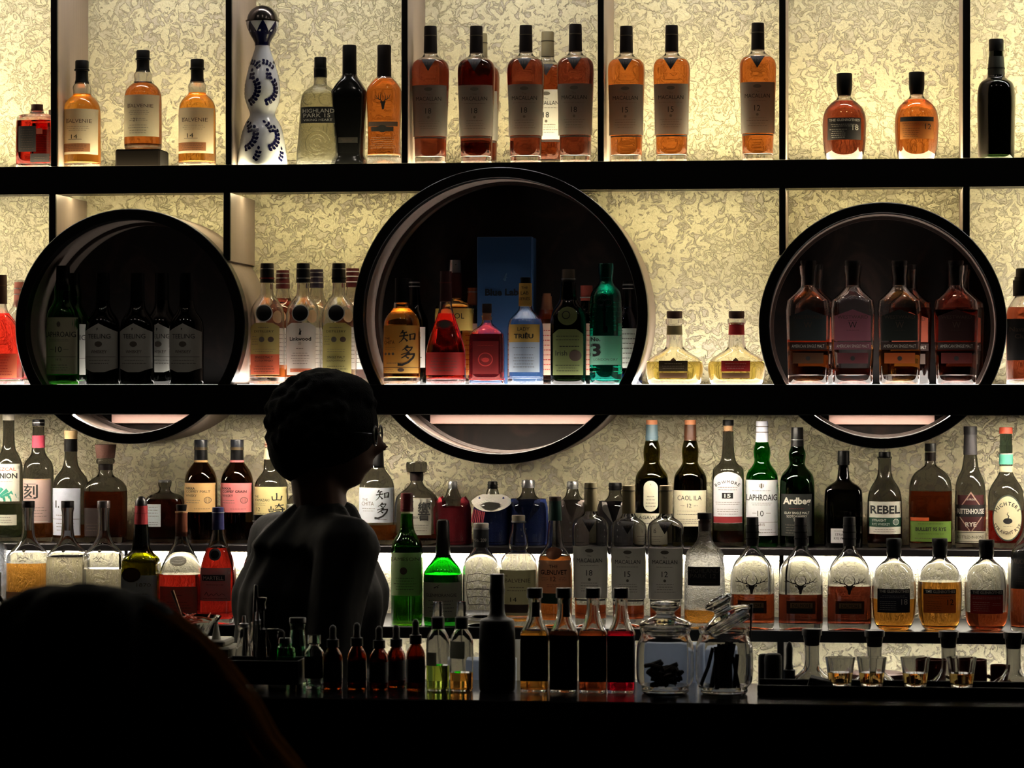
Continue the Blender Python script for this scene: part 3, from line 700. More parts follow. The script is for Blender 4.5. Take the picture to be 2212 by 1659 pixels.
bottle(KDG, 'wine_bottle', 'dark green round-shouldered bottle at the far right of the top shelf', 2152, .08, ZT, 85, g_top)
# ------------------------------------------------------------------ middle shelf (feet at eye level, row 832)
FL_ = .0
g_m = 'bottles on the middle shelf'
# far left red spirit bottle
K = dict(b=832, n=3, d=.85, base=10, wall=2.6, liq=(678, RED), p=[(832, 47, 1), (828, 49), (770, 47), (730, 42), (705, 37), (690, 29), (676, 17), (660, 13.5), (650, 13)],
    caps=[cap(M(.28, .15, .09, .4), (657, 15), (600, 14.5), (594, 14), bands=[(618, 616, 14.9, M(.4, .25, .15, .4))])], labels=[(766, 818, -44, 44, paper(.92, .55, .38, .5), 'rect', [('F', 770, 814, 7, -34, 36, REDI)]), (705, 720, -8, 8, M(.2, .04, .04, .3), 'oval', [], 10, 'seal')])
bottle(K, 'cognac_bottle', 'red bottle with tall brown collar cut by the left edge of the photo, middle shelf', 0, .08, ZM, 594, g_m)
K2 = dict(b=832, base=12, liq=(800, RED), p=[(832, 33, 1), (828, 35), (700, 35), (675, 30), (660, 19), (640, 15.5), (600, 14)], caps=[cap(M(.62, .36, .30, .5), (660, 17), (608, 15.5), (605, 15), bands=[(620, 618, 16, SILV), (633, 631, 16.4, SILV)])],
    labels=[(715, 800, -32, 32, paper(.92, .84, .84, .5), 'rect', [('F', 730, 790, 7, -24, 24, REDI)])])
bottle(K2, 'whisky_bottle', 'pink-capped bottle half hidden behind the rim of the left round niche', 47, .19, ZM, 605, g_m)
# ---- inside the left niche
g_l = 'bottles in the left round niche'
LAPH_IT = [('O', 0, 702, 4, 6, GREYI), ('T', 'LAPHROAIG', 730, 12, INK, 0, 64), ('F', 733, 740, 2, -22, 22, GREYI), ('T', '10', 763, 13, INK, 0), ('R', 756, 757, -20, -10, GREYI), ('R', 756, 757, 10, 20, GREYI), ('R', 772, 773, -32, 32, GREYI), ('T', '1815', 781, 5, GREYI, 0), ('F', 788, 804, 3, -24, 24, GREYI)]
KLA = dict(b=832, base=7, glass=GRN, wall=2.4, liq=(700, YEL), p=[(832, 32, 1), (826, 34.5), (760, 34.5), (690, 34.5), (672, 31), (655, 20), (645, 17), (635, 18), (620, 18), (600, 14)],
    caps=[cap(CAPB, (628, 15), (600, 14.5), (576, 14), (574, 13))], labels=[(687, 810, -33.5, 33.5, CREAM, 'rect', LAPH_IT)])
bottle(KLA, 'whisky_bottle', 'green glass bottle numbered 10 at the left of the left round niche', 136, .09, ZM, 574, g_l)
bottle(KLA, 'whisky_bottle', 'rear green bottle whose bright label edge shows beside the front green bottle, left niche', 158, .185, ZM, 590, g_l, labels=[(693, 810, -33.5, 33.5, WHITE, 'rect', LAPH_IT)])
TE_IT = [('T', 'TEELING', 733, 10, INK, 0, 48), ('O', 0, 745, 8, 6, GREYI), ('T', 'WHISKEY', 765, 7, MUTE, 0, 34), ('R', 772, 773, -32, 32, GREYI), ('F', 777, 790, 2, -28, 28, GREYI)]
KTE = dict(b=832, base=8, glass=glass(.10, .11, .10), liq=(700, liquid(.3, .3, .25)), p=[(832, 34, 1), (828, 36), (740, 36.5), (705, 36.5), (690, 33), (670, 18), (655, 14.5), (600, 14)],
    caps=[cap(CAPB, (650, 15), (610, 14.5), (590, 14))], labels=[(700, 806, -35, 35, WHITE, 'hex', TE_IT, 18)])
for cx_, Y_, lb in ((222, .08, 'dark bottle with pale arch-top label nearest the green bottle, left niche'), (297, .08, 'dark bottle with pale arch-top label, middle of the front three in the left niche'),
                    (403, .08, 'dark bottle with pale arch-top label, rightmost in the left niche'), (350, .185, 'rear dark bottle with pale label showing in the gap of the left niche')):
    bottle(KTE, 'whiskey_bottle', lb, cx_, Y_, ZM, 590, g_l)
# ---- between left and middle niches
g_b = 'clear bottles between the left and middle niches'
def indie(labm, items, kind, lv, liqm, capm, band):
    return dict(b=832, base=15, wall=2.6, liq=(lv, liqm), p=[(832, 37, 1), (828, 38), (760, 38), (690, 37), (668, 35), (652, 26), (640, 15.5), (630, 13.5), (612, 13)],
        caps=[cap(capm, (611, 15), (585, 14.5), (572, 14), (569, 13.5), bands=[(582, 580, 14.9, SILV), (603, 600, 15.4, band)])],
        labels=[(699, 812, -31, 31, labm, kind, items, 8), (659, 697, -18.5, 18.5, M(.8, .8, .78, .4), 'oval', [], 10, 'medallion_rim'), (661, 695, -16.5, 16.5, M(.03, .03, .03, .35), 'oval', [], 10, 'medallion')])
GL = paper(.72, .68, .42, .4)
def ind_it(c, low):
    return [('F', 706, 712, 1, -16, 16, GREYI), ('T', 'DISTILLERY', 720, 5, INK, 0, 42), ('O', 15, 735, 6, 6, c), ('O', -4, 735, 6, 6, GREYI), ('F', 726, 748, 4, -28, -12, GREYI), ('F', 754, 764, 2, -26, 26, GREYI),
            ('R', 767, 811, -31, 31, low), ('T', 'SINGLE MALT', 776, 5, INK, 0, 38), ('T', 'SCOTCH WHISKY', 783, 4, INK, 0, 40), ('F', 790, 808, 3, -26, 26, INK)]
bottle(indie(GL, ind_it(MUTE, paper(.88, .42, .28, .45)), 'clip', 790, AMBD, M(.12, .1, .09, .4, .4), M(.45, .1, .1, .4)), 'whisky_bottle', 'clear bottle with round black medallion and orange lower label, next to the left niche', 577, .08, ZM, 569, g_b)
bottle(indie(WHITE, [('S', [([(0, 0), (.1, .5), (0, 1)], .6, .15), ([(0, .2), (.5, .7)], .2, .05)], 0, 725, 9, 14, INK), ('T', 'Linkwood', 738, 8.5, INK, 0, 46, .03), ('T', '25', 746, 5, GREYI, 0), ('F', 751, 758, 1, -10, 10, GREYI), ('F', 762, 790, 5, -22, 22, GREYI), ('R', 798, 806, -22, 24, paper(.85, .5, .35)), ('F', 799, 805, 1, -18, 20, REDI)], 'clip', 797, AMBD, M(.12, .12, .14, .4, .4), SILV),
    'whisky_bottle', 'clear bottle with round black medallion and plain white label, middle of three', 655, .08, ZM, 569, g_b)
bottle(indie(GL, ind_it(MUTE, GL), 'clip', 800, OLVL if 'OLVL' in globals() else YEL, M(.08, .08, .08, .4, .3), CAPB), 'whisky_bottle', 'clear bottle with round black medallion and green-gold label, right of three', 732, .08, ZM, 569, g_b)
def rearb(capm, bandm, lv=640, lq=DEEP):
    return dict(b=832, base=12, liq=(lv, lq), p=[(832, 36, 1), (760, 37), (690, 37), (668, 33), (655, 20), (640, 15), (620, 13)], caps=[cap(capm, (624, 15), (590, 14), (584, 14), bands=[(592, 590, 15, bandm), (602, 600, 15, bandm), (614, 612, 15.3, bandm)])],
        labels=[(710, 800, -34, 34, WHITE, 'rect', [('F', 720, 790, 8, -26, 26, GREYI)]), (672, 700, -14, 14, paper(.95, .8, .62, .5), 'oval', [], 10, 'neck_seal')])
bottle(rearb(MAROON, SILV, 645), 'whisky_bottle', 'rear bottle with maroon banded cap between the first and second medallion bottles', 611, .19, ZM, 584, g_b)
bottle(rearb(M(.16, .12, .2, .4), SILV, 800, AMB), 'whisky_bottle', 'rear bottle with white-topped purple cap between the second and third medallion bottles', 684, .19, ZM, 582, g_b)
bottle(rearb(MAROON, M(.9, .9, .88, .4), 690), 'whisky_bottle', 'rear maroon-capped bottle beside the rim of the middle niche', 762, .19, ZM, 580, g_b)
# ---- inside the middle niche
g_c = 'things in the middle round niche'
def chita_it(x0, ink=INK):
    return [('S', ZHI, 0, 748, 34, 34, ink, 'brush_character'), ('S', DUO, -2, 786, 36, 38, ink, 'brush_character'), ('T', 'THE', 735, 5, ink, -27), ('T', 'CHITA', 745, 8, ink, -22, 25), ('F', 750, 758, 2, -36, -4, GREYI), ('O', -31, 766, 3, 3, GREYI), ('O', -22, 766, 3, 3, GREYI), ('O', -13, 766, 3, 3, GREYI), ('F', 783, 789, 1, -30, 20, GREYI)]
KCH = dict(b=832, base=14, wall=2.6, liq=(667, AMB), p=[(832, 38, 1), (828, 39.5), (760, 39.5), (700, 39), (684, 34), (672, 22), (664, 17.5), (655, 17.5), (650, 14)],
    caps=[cap(CAPB, (654, 15), (602, 14.5), (600, 14))], labels=[(704, 808, -38, 38, GOLDP, 'rect', chita_it(0)+[('R', 795, 796, -38, 38, MUTE), ('O', 4, 801, 7, 4, MUTE), ('F', 798, 806, 2, -34, -10, MUTE)])])
bottle(KCH, 'whisky_bottle', 'gold bottle with large black brush characters at the left of the middle niche', 868, .08, ZM, 601, g_c)
KD = dict(b=832, glass=DGRN, base=8, liq=(700, liquid(.2, .2, .15)), p=[(832, 30, 1), (826, 31), (700, 31), (680, 25), (660, 14), (610, 11)], caps=[cap(CAPB, (660, 14), (610, 11), (602, 11), bands=[(612, 609, 11.6, SILV), (620, 618, 11.8, SILV)])],
    labels=[(708, 796, -26, 26, WHITE, 'rect', [('F', 715, 790, 7, -20, 20, GREYI)])])
bottle(KD, 'spirit_bottle', 'rear dark bottle with ribbed black cap between gold and ruby bottles, middle niche', 895, .19, ZM, 602, g_c)
KCO = dict(b=832, base=10, n=2, wall=2.4, liq=(678, RED), p=[(832, 41, 1), (826, 43), (780, 42.5), (755, 42), (720, 32), (690, 21), (665, 13.5), (640, 12.5), (600, 12)],
    caps=[cap(M(.18, .05, .05, .4), (652, 13.5), (610, 12.5), (586, 12.5), bands=[(612, 610, 12.8, M(.35, .12, .1, .4))])], labels=[(763, 812, -42, 42, paper(.62, .16, .14, .4), 'rect', [('R', 763, 765, -42, 42, REDI), ('F', 772, 806, 5, -30, 30, MUTE)]), (692, 712, -18, 18, paper(.5, .1, .1, .3), 'oval', [('O', 0, 702, 13, 7, MUTE)], 10, 'crest')])
bottle(KCO, 'cognac_bottle', 'ruby bell-shaped bottle with long dark collar in the middle niche', 963, .08, ZM, 586, g_c)
KSOL = dict(b=832, n=4, d=.8, base=12, liq=(720, AMB), p=[(832, 42, 1), (828, 43), (700, 43), (672, 42), (660, 38), (650, 20), (643, 15), (590, 14)], caps=[cap(SILV, (594, 13), (575, 13), (562, 12)), cap(M(.25, .07, .06, .4), (645, 15.5), (620, 15), (590, 14.5), name='neck_foil')],
    labels=[(668, 716, -40, 42, paper(.93, .84, .45, .4), 'rect', [('T', 'SOL', 690, 12, INK, 10)])])
bottle(KSOL, 'tequila_bottle', 'rear clear square bottle with yellow label behind the ruby bottle', 983, .19, ZM, 562, g_c)
KOR = dict(b=832, base=10, liq=(670, AMBD), p=[(832, 22, 1), (700, 23), (680, 20), (665, 12), (640, 11)], caps=[cap(COPPER, (660, 12), (636, 11), (622, 11), bands=[(632, 630, 11.6, SILV)])], labels=[(700, 812, -21, 21, paper(.95, .80, .70, .5), 'rect', [('F', 710, 805, 9, -16, 16, REDI)])])
bottle(KOR, 'spirit_bottle', 'rear slim bottle with copper cap left of the blue box', 1021, .19, ZM, 622, g_c)
bottle(dict(KOR, caps=[cap(M(.62, .38, .25, .5), (690, 15), (660, 11), (634, 8.5))]), 'spirit_bottle', 'rear slim bottle with copper foil neck right of the clear gin bottle', 1181, .19, ZM, 634, g_c)
bottle(dict(KOR, caps=[cap(M(.5, .2, .15, .5), (650, 13), (617, 13), bands=[(644, 642, 13.6, SILV)])], glass=DGRN), 'spirit_bottle', 'rear bottle with brick-red cap left of the turquoise bottle', 1267, .19, ZM, 617, g_c)
KRS = dict(b=832, n=4, d=.7, base=8, wall=2.4, liq=(722, RED), p=[(832, 36, 1), (828, 37.5), (760, 37.5), (728, 37), (716, 33), (706, 18), (700, 12), (690, 10), (682, 12)],
    caps=[cap(M(.16, .1, .08, .5), (676, 10.5), (658, 10.5), (656, 10)), cap(CORK, (692, 8.5), (676, 9.5), name='cork')], labels=[(738, 810, -28, 28, paper(.48, .1, .1, .45), 'rect', [('C', 'PINK GIN', 0, 775, 22, 6, REDI, math.pi/2, False), ('O', 0, 778, 16, 15, REDI), ('O', 0, 778, 14, 13, paper(.5, .12, .12, .4)), ('O', 0, 779, 8, 5, REDI)])])
KRS['labels'][0][6][0] = ('F', 745, 750, 1, -20, 20, REDI)
bottle(KRS, 'gin_bottle', 'small square cherry-red bottle with corked neck before the blue box', 1052, .08, ZM, 656, g_c)
bx = P(1096, 832, .2); kk = pxm(1096, .2)
box = empty('gift_box', (bx.x, .2, ZM), 'tall dark blue gift box lettered Blue in the middle niche'.replace(' lettered Blue', ' with pale lettering'), 'box', g_c)
hb = z_at(1096, 512, .17)-ZM
G().bbox(-60*kk[0], 58*kk[0], -.045, .045, 0, hb, .0015).obj('carton', M(.14, .27, .42, .45), box, smooth=False)
class Flat:
    def __init__(s, y): s.y = y
    def front(s, x, z, off=0): return s.y-off
INKB = M(.02, .04, .09, .5)
items_on(Flat(-.045), [('T', 'Blue Label', 642, 15, INKB, 0, 86, .04), ('S', [([(0, 0), (0, .5), (.3, 1)], .4, .2), ([(0, .5), (-.35, .1)], .3, .1), ([(0, .6), (.4, .4)], .2, .1)], 0, 610, 12, 16, M(.3, .42, .52, .4))], box, 0, lambda py: (832-py)*kk[1], kk[0], kk[1], .0006)
PBL = liquid(.86, .91, 1)
KGI = dict(b=832, base=12, wall=2.4, liq=(690, PBL), p=[(832, 37, 1), (828, 39), (760, 39), (705, 38.5), (688, 33), (676, 20), (668, 14.5), (655, 13.5), (612, 13)],
    caps=[cap(CAPB, (612, 11), (600, 11), (599, 10)), cap(GOLDP, (662, 14.6), (636, 14.2), (612, 13.8), name='neck_label')],
    labels=[(702, 741, -33, 33, GOLDP, 'rect', [('T', 'LADY', 716, 7.5, INK, 0, 26), ('T', 'TRIÊU', 733, 13, INK, 0, 42, .03)]), (741, 806, -33, 33, paper(.8, .84, .88, .5), 'rect', [('F', 750, 756, 1, -32, 32, GREYI), ('F', 765, 798, 5, -26, 26, GREYI)], 10, 'lower_label')])
r_, S_, kx_, kz_, zf_ = bottle(KGI, 'gin_bottle', 'clear pale blue bottle with gold label and gold neck wrap, middle niche', 1135, .08, ZM, 599, g_c)
items_on(Flat(-14.6*kx_), [('T', 'THE', 625, 5.5, INK, 0), ('T', 'LAB', 637, 7, INK, 0), ('T', 'SERIES', 649, 6, INK, 0, 22)], r_, 0, zf_, kx_, kz_, .0004)
GL2 = paper(.52, .56, .34, .4)
KAN = dict(b=832, base=9, glass=glass(.12, .17, .09), n=3, d=.9, liq=(700, liquid(.25, .25, .18)), p=[(832, 36, 1), (828, 38), (740, 38.5), (690, 38.5), (672, 34), (655, 22), (645, 18), (610, 16)],
    caps=[cap(M(.42, .38, .33, .4, .5), (606, 14.5), (584, 14), (582, 13.5), bands=[(604, 602, 15, SILV)]), cap(CAPB, (650, 18), (620, 15.5), (606, 14.5), name='neck_foil')],
    labels=[(664, 704, -20, 22, GL2, 'oval', [('O', -2, 682, 9, 9, INK), ('O', -2, 682, 7, 7, GL2)], 10, 'neck_label'), (713, 812, -31, 34, GL2, 'clip', [('T', 'DRUMSHANBO', 737, 12, INK, 0, 50, .03), ('F', 745, 755, 1, -20, 30, INK), ('T', 'Irish', 770, 11, INK, -12), ('O', 18, 770, 13, 12, MUTE), ('F', 788, 806, 3, -26, 28, INK)])])
KAN['labels'][1][6][0] = ('F', 724, 740, 2, -26, 28, INK)
bottle(KAN, 'spirit_bottle', 'near-black bottle with weathered green label left of the turquoise bottle', 1228, .08, ZM, 582, g_c)
KN3 = dict(b=832, seg=12, n=2, base=9, glass=TEAL, wall=2.2, liq=(640, liquid(.75, 1, .98)), p=[(832, 34, 1), (828, 36), (740, 36), (650, 35.5), (630, 32), (618, 20), (610, 15), (600, 14.5), (588, 17), (572, 17), (569, 16)],
    caps=[cap(M(.2, .3, .28, .3), (600, 12), (572, 13))],
    labels=[(727, 790, -34, 34, paper(.68, .88, .78, .45), 'rect', [('T', 'No.', 739, 9, INK, -20, 22, .03), ('T', '3', 772, 28, INK, -20, 24, .03), ('T', 'LONDON DRY', 781, 5, GREYI, 2, 52)])])
r_, S_, kx_, kz_, zf_ = bottle(KN3, 'gin_bottle', 'turquoise faceted bottle with a metal key ornament, right in the middle niche', 1309, .08, ZM, 569, g_c)
KEYM = M(.06, .07, .08, .3, .8); gk = G()
yk = S_.front(0, zf_(690), .002)
for (a, b) in ((-7.5, 655), (7.5, 655), (0, 645)): gk.tube([((a+6.5*math.cos(t))*kx_, yk, zf_(b)+6.5*kz_*math.sin(t)) for t in [i*math.pi/8 for i in range(17)]], .0022, 8)
gk.tube([(0, yk, zf_(660)), (0, yk, zf_(722))], .0028, 8); gk.box(0, 7*kx_, yk-.002, yk+.002, zf_(720), zf_(706)); gk.box(-5*kx_, 5*kx_, yk-.003, yk+.003, zf_(674), zf_(668))
gk.obj('key_ornament', KEYM, r_)
rib = G()
for i in range(16):
    py = 655+i*10
    if 722 < py < 795: continue
    rib.tube([(S_.w_at(zf_(py))*1.005*math.cos(t), S_.w_at(zf_(py))*1.005*math.sin(t), zf_(py)) for t in [-math.pi/2+.55+j*1.1/8 for j in range(9)]], .0008, 5)
    rib.tube([(S_.w_at(zf_(py))*1.005*math.cos(t), S_.w_at(zf_(py))*1.005*math.sin(t), zf_(py)) for t in [-math.pi/2-.55-j*1.1/8 for j in range(9)]], .0008, 5)
o = rib.obj('raised_ribs', TEAL, r_); o['kind'] = 'stuff'
bottle(dict(KD, glass=glass(.15, .25, .5), liq=(690, liquid(.2, .3, .6))), 'spirit_bottle', 'rear dark blue bottle at the right edge of the middle niche', 1357, .19, ZM, 607, g_c)
# ---- squat decanters to the right of it
def squatd(red):
    return dict(b=832, n=2.6, d=.75, base=8, wall=3, liq=(783, YEL), seg=40, p=[(832, 53, 1), (828, 57), (810, 61), (788, 62), (776, 55), (766, 38), (757, 24), (750, 18.5), (730, 17), (702, 15.5), (700, 19.5), (690, 20.5), (688, 17)],
        caps=[cap(M(.3, .2, .17, .5), (690, 15), (684, 17), (674, 17), (672, 16))]+([cap(M(.72, .15, .2, .5), (724, 17.6), (697, 16.4), name='neck_band')] if red else [cap(M(.62, .58, .42, .5), (724, 17.4), (704, 16.4), name='neck_band')]),
        labels=[(781, 804, -31, 31, paper(.6, .12, .14, .2) if red else paper(.25, .2, .12, .2), 'rect', [('F', 785, 800, 3, -25, 25, WINK)]), (807, 819, -30, 30, paper(.4, .27, .12, .3), 'rect', [('F', 809, 817, 2, -24, 24, MUTE)], 10, 'lower_label'), (774, 782, -6, 6, paper(.3, .2, .15), 'point', [], 6, 'crest')])
bottle(squatd(False), 'rum_bottle', 'squat wide clear decanter of yellow spirit with dark brown label', 1457, .08, ZM, 672, g_m)
bottle(squatd(True), 'rum_bottle', 'squat wide clear decanter of yellow spirit with red neck band and red label', 1591, .08, ZM, 672, g_m)
# ---- faceted bottles in the right niche
g_r = 'faceted bottles in the right round niche'
def facet(liqm, lv, labm, txt, low=MUTE):
    return dict(b=832, n=5, d=.75, seg=32, base=20, wall=3, liq=(lv, liqm), p=[(832, 41, 1), (828, 43, 1), (760, 45.5, 1), (672, 48, 1), (650, 45, 1), (632, 26, 1), (620, 17, 1), (600, 16), (590, 18, 1), (576, 19.5), (574, 18)],
        caps=[cap(M(.05, .03, .03, .4), (617, 11), (580, 14), (566, 17), (563, 16), name='stopper')],
        labels=[(670, 738, -39, 39, labm, 'point', [('T', 'WESTWARD', 690, 7, MUTE, 0, 66, .02), ('F', 692, 696, 1, -12, 12, txt), ('T', 'W', 710, 13, txt, 0, 18, .03), ('F', 713, 717, 1, -14, 14, txt)], 14),
                (741, 757, -40, 40, paper(.2, .12, .1, .2) if labm is not PLUM else paper(.5, .3, .35, .3), 'rect', [('T', 'AMERICAN SINGLE MALT', 753, 7, WINK, 0, 70)], 10, 'middle_label'), (764, 787, -33, 33, low, 'rect', [('O', 0, 776, 5, 5, INK)], 10, 'lower_label')])
PLUM = paper(.62, .38, .44, .4)
bottle(facet(AMBD, 735, paper(.2, .24, .25, .3), MUTE, paper(.28, .16, .04, .3)), 'whiskey_bottle', 'faceted bottle with dark teal label, leftmost in the right round niche', 1746, .08, ZM, 563, g_r)
bottle(facet(DEEP, 797, PLUM, INK, paper(.35, .15, .17, .3)), 'whiskey_bottle', 'faceted bottle with plum label marked W in the right round niche', 1842, .08, ZM, 563, g_r)
bottle(facet(AMB, 757, paper(.12, .14, .12, .2), MUTE, paper(.55, .28, .08, .4)), 'whiskey_bottle', 'faceted half-empty bottle with black label, third in the right round niche', 1943, .08, ZM, 563, g_r)
bottle(facet(DEEP, 670, paper(.22, .07, .06, .2), MUTE, paper(.35, .08, .06, .3)), 'whiskey_bottle', 'faceted full dark red bottle, rightmost in the right round niche', 2065, .08, ZM, 563, g_r)
for (cx_, lb) in ((1761, 'rear faceted bottle behind the leftmost one in the right round niche'), (1965, 'rear faceted bottle behind the third one in the right round niche'), (2078, 'rear faceted bottle behind the rightmost one in the right round niche')):
    bottle(facet(RUST, 660, paper(.8, .4, .3, .4), MUTE, MUTE), 'whiskey_bottle', lb, cx_, .2, ZM, 572, g_r)
K = dict(b=832, n=3, d=.9, base=10, wall=3, glass=CLR, liq=(665, DEEP), p=[(832, 42, 1), (828, 44), (690, 44), (668, 42), (652, 32), (640, 24), (630, 20), (600, 19)],
    caps=[cap(CAPB, (640, 29), (606, 29), (605.5, 26), (598, 25.5), (597.5, 23), (582, 22.5), (580, 21))], labels=[(690, 780, -43, 43, paper(.06, .05, .05, .05), 'rect', [('T', 'Naval', 718, 10, MUTE, -20, 36, .02), ('T', 'Club', 733, 10, MUTE, -12, 30, .02)])])
bottle(K, 'rum_bottle', 'dark bottle with stepped black cap at the right edge of the middle shelf', 2217, .08, ZM, 580, g_m)
# ------------------------------------------------------------------ upper tier of the rack (feet near row 1172)
YA, g_a = .165, 'bottles on the upper tier of the rack'
B = 1174
KMZ = dict(b=B, base=10, liq=(1090, liquid(.55, .62, .5)), p=[(B, 28, 1), (B-4, 30), (1100, 30), (1010, 30), (990, 24), (975, 15), (960, 12.5), (925, 11.5), (905, 12)], caps=[cap(M(.9, .88, .8, .5), (908, 13), (888, 13))],
    labels=[(1003, 1085, -29, 27, paper(.93, .92, .84, .3), 'rect', [('T', 'MEZCAL', 1018, 7, REDI, 0, 44, .03), ('T', 'UNION', 1035, 12, INK, 2, 44, .03), ('F', 1040, 1044, 1, -24, 20, MUTE)]+[('S', [([(0, 0), (math.cos(a), math.sin(a)*.7)], .02, .16)], -26, 1084, 52, 44, paper(.25, .62, .52, .2)) for a in (.12, .38, .64, .9, 1.16)]),
            (1114, 1137, -29, 23, paper(.88, .87, .78, .3), 'rect', [('F', 1117, 1134, 3, -26, 18, MUTE)], 10, 'lower_label')], kx=1.0)
bottle(KMZ, 'mezcal_bottle', 'clear bottle with teal sunray label cut by the left edge, upper tier', 19, YA, ZA, 888, g_a)
KPK = dict(b=B, base=10, liq=(1132, AMBD), p=[(B, 29, 1), (B-4, 31), (1060, 32), (1015, 32), (998, 28), (985, 16), (970, 13), (940, 12.5), (922, 12)], caps=[cap(M(.12, .11, .12, .3, .6), (920, 13), (908, 13), (906, 12.5), bands=[(914, 912, 13.2, SILV)]), cap(paper(.88, .32, .42, .3), (968, 13.6), (941, 13), name='neck_band')],
    labels=[(1035, 1132, -30, 30, paper(.84, .72, .68, .3), 'rect', [('R', 1046, 1047, -26, 4, INK), ('R', 1078, 1079, -26, 4, INK), ('T', '刻', 1078, 31, INK, -9, 34, .012), ('R', 1036, 1037, -29, 29, GOLDP), ('F', 1095, 1120, 4, -20, 24, GREYI), ('R', 1128, 1129, -26, 26, WHITE)])])
bottle(KPK, 'whisky_bottle', 'clear bottle with pink neck band and blush label, upper tier left', 83, YA, ZA, 906, g_a)
KWH = dict(b=B, base=10, liq=(1135, AMBD), p=[(B, 35, 1), (B-4, 37), (1080, 38), (1050, 38), (1032, 33), (1015, 19), (1000, 14), (975, 13), (955, 13)], caps=[cap(M(.84, .72, .52, .6), (950, 13), (935, 14), (930, 14)), cap(CAPB, (976, 14), (948, 13.6), name='neck_band')],
    labels=[(1055, 1158, -36, 28, paper(.84, .86, .92, .3), 'rect', [('T', 'Ichiro', 1098, 10, INK, -4, 40), ('F', 1110, 1118, 1, -30, 22, GREYI), ('F', 1128, 1150, 3, -26, 20, GREYI), ('R', 1122, 1123, -34, 26, GREYI)])])
KWH['labels'][0][6][0] = ('T', '1.', 1098, 16, INK, -20, 10, .03)
bottle(KWH, 'whisky_bottle', 'clear bottle with pale cork, black neck band and bluish white label, upper tier', 153, YA, ZA, 930, g_a)
KWD = dict(b=B, n=4.5, d=.8, base=12, wall=3, liq=(1062, RUST), p=[(B, 40, 1), (B-4, 42), (1100, 43), (1062, 43), (1048, 40), (1036, 28), (1028, 16), (1014, 14), (1004, 14), (1001, 19), (995, 20), (991, 17)], caps=[cap(M(.38, .24, .19, .7, bump=.4, scale=300), (990, 19), (962, 22.5), (960, 22)), cap(CAPBR, (1016, 15.2), (1002, 15.2), name='neck_band')],
    labels=[(1098, 1160, -38, -4, paper(.14, .08, .06, .15), 'rect', [('F', 1130, 1150, 3, -34, -8, MUTE)])])
bottle(KWD, 'whiskey_bottle', 'square shouldered decanter with a big wooden stopper under the left niche', 228, YA, ZA, 960, g_a)
KSM = dict(b=B, n=5, d=.8, base=9, wall=2.6, liq=(1078, DEEP), p=[(B, 38, 1), (B-4, 40), (1100, 40), (1080, 39), (1070, 32), (1065, 16), (1058, 11), (1052, 12), (1050, 14), (1040, 14), (1038, 12)], caps=[cap(SILV, (1042, 13), (1037, 13))],
    labels=[(1089, 1138, -34, -1, paper(.8, .86, .88, .25), 'rect', [('F', 1092, 1118, 4, -30, -5, GREYI), ('F', 1126, 1136, 2, -30, -4, INK)])])
bottle(KSM, 'whisky_bottle', 'low square dark bottle with small pale blue label, upper tier', 356, YA, ZA, 1037, g_a)
def nikka(labm, word):
    return dict(b=B, base=8, glass=BRG, liq=(1095, DEEP), p=[(B, 33, 1), (B-4, 35), (1100, 35), (1040, 35), (1020, 30), (1006, 20), (998, 14), (990, 13), (968, 13)],
        caps=[cap(M(.14, .15, .18, .3), (966, 14), (952, 14), (950, 13.5)), cap(CAPB, (996, 14.2), (966, 13.5), name='neck_foil', bands=[(999, 994, 14.4, labm), (972, 966, 13.8, M(.3, .24, .14, .4))])],
        labels=[(1043, 1106, -33.5, 33.5, labm, 'rect', [('T', 'NIKKA', 1057, 5, INK, -16, 22, .02), ('T', word, 1064, 5.5, INK, 0, 52, .02), ('T', 'WHISKY', 1073, 5.5, INK, -14, 26, .02), ('O', 21, 1080, 7, 7, MUTE), ('O', 21, 1080, 6, 6, labm), ('F', 1078, 1088, 2, -30, 8, GREYI), ('F', 1096, 1101, 1, -10, 28, MUTE)])])
bottle(nikka(TANP, 'COFFEY MALT'), 'whisky_bottle', 'dark amber bottle with a tan label and black collar, upper tier', 434, YA, ZA, 950, g_a)
bottle(nikka(PINKP, 'COFFEY GRAIN'), 'whisky_bottle', 'dark amber bottle with a salmon pink label and black collar, upper tier', 512, YA, ZA, 950, g_a)
KYZ = dict(b=B, base=9, glass=CLR, liq=(1128, AMBD), p=[(B, 34, 1), (B-4, 36), (1100, 36), (1048, 36), (1034, 30), (1020, 18), (1010, 16), (985, 15), (960, 12)], caps=[cap(paper(.9, .78, .66, .2), (966, 14), (950, 14), (948, 13), bands=[(962, 959, 14.2, COPPER)]), cap(paper(.92, .84, .68, .2), (992, 16.4), (968, 13.5), name='neck_label')],
    labels=[(1051, 1128, -35, 35, paper(.93, .86, .60, .3), 'rect', [('S', YAMA, 6, 1086, 24, 22, INK, 'brush_character'), ('S', SAKI, 2, 1117, 30, 30, INK, 'brush_character'), ('T', 'THE', 1074, 4.5, INK, -27), ('T', 'YAMAZAKI', 1082, 5.5, INK, -14, 34), ('F', 1084, 1092, 2, -32, -4, MUTE), ('T', '12', 1103, 8, INK, -22), ('F', 1106, 1110, 1, -32, 6, MUTE)])])
bottle(KYZ, 'whisky_bottle', 'clear bottle with cream label numbered 12 and brush characters, left of the bartender', 586, YA, ZA, 948, g_a)
bottle(dict(KWH, labels=[(1050, 1150, -35, 35, WHITE, 'rect', [('R', 1057, 1110, -25, 25, BLACKP), ('F', 1118, 1140, 3, -26, 26, GREYI)])]), 'whisky_bottle', 'white labelled bottle with a black panel mostly hidden behind the bartender', 657, YA, ZA, 1005, g_a)
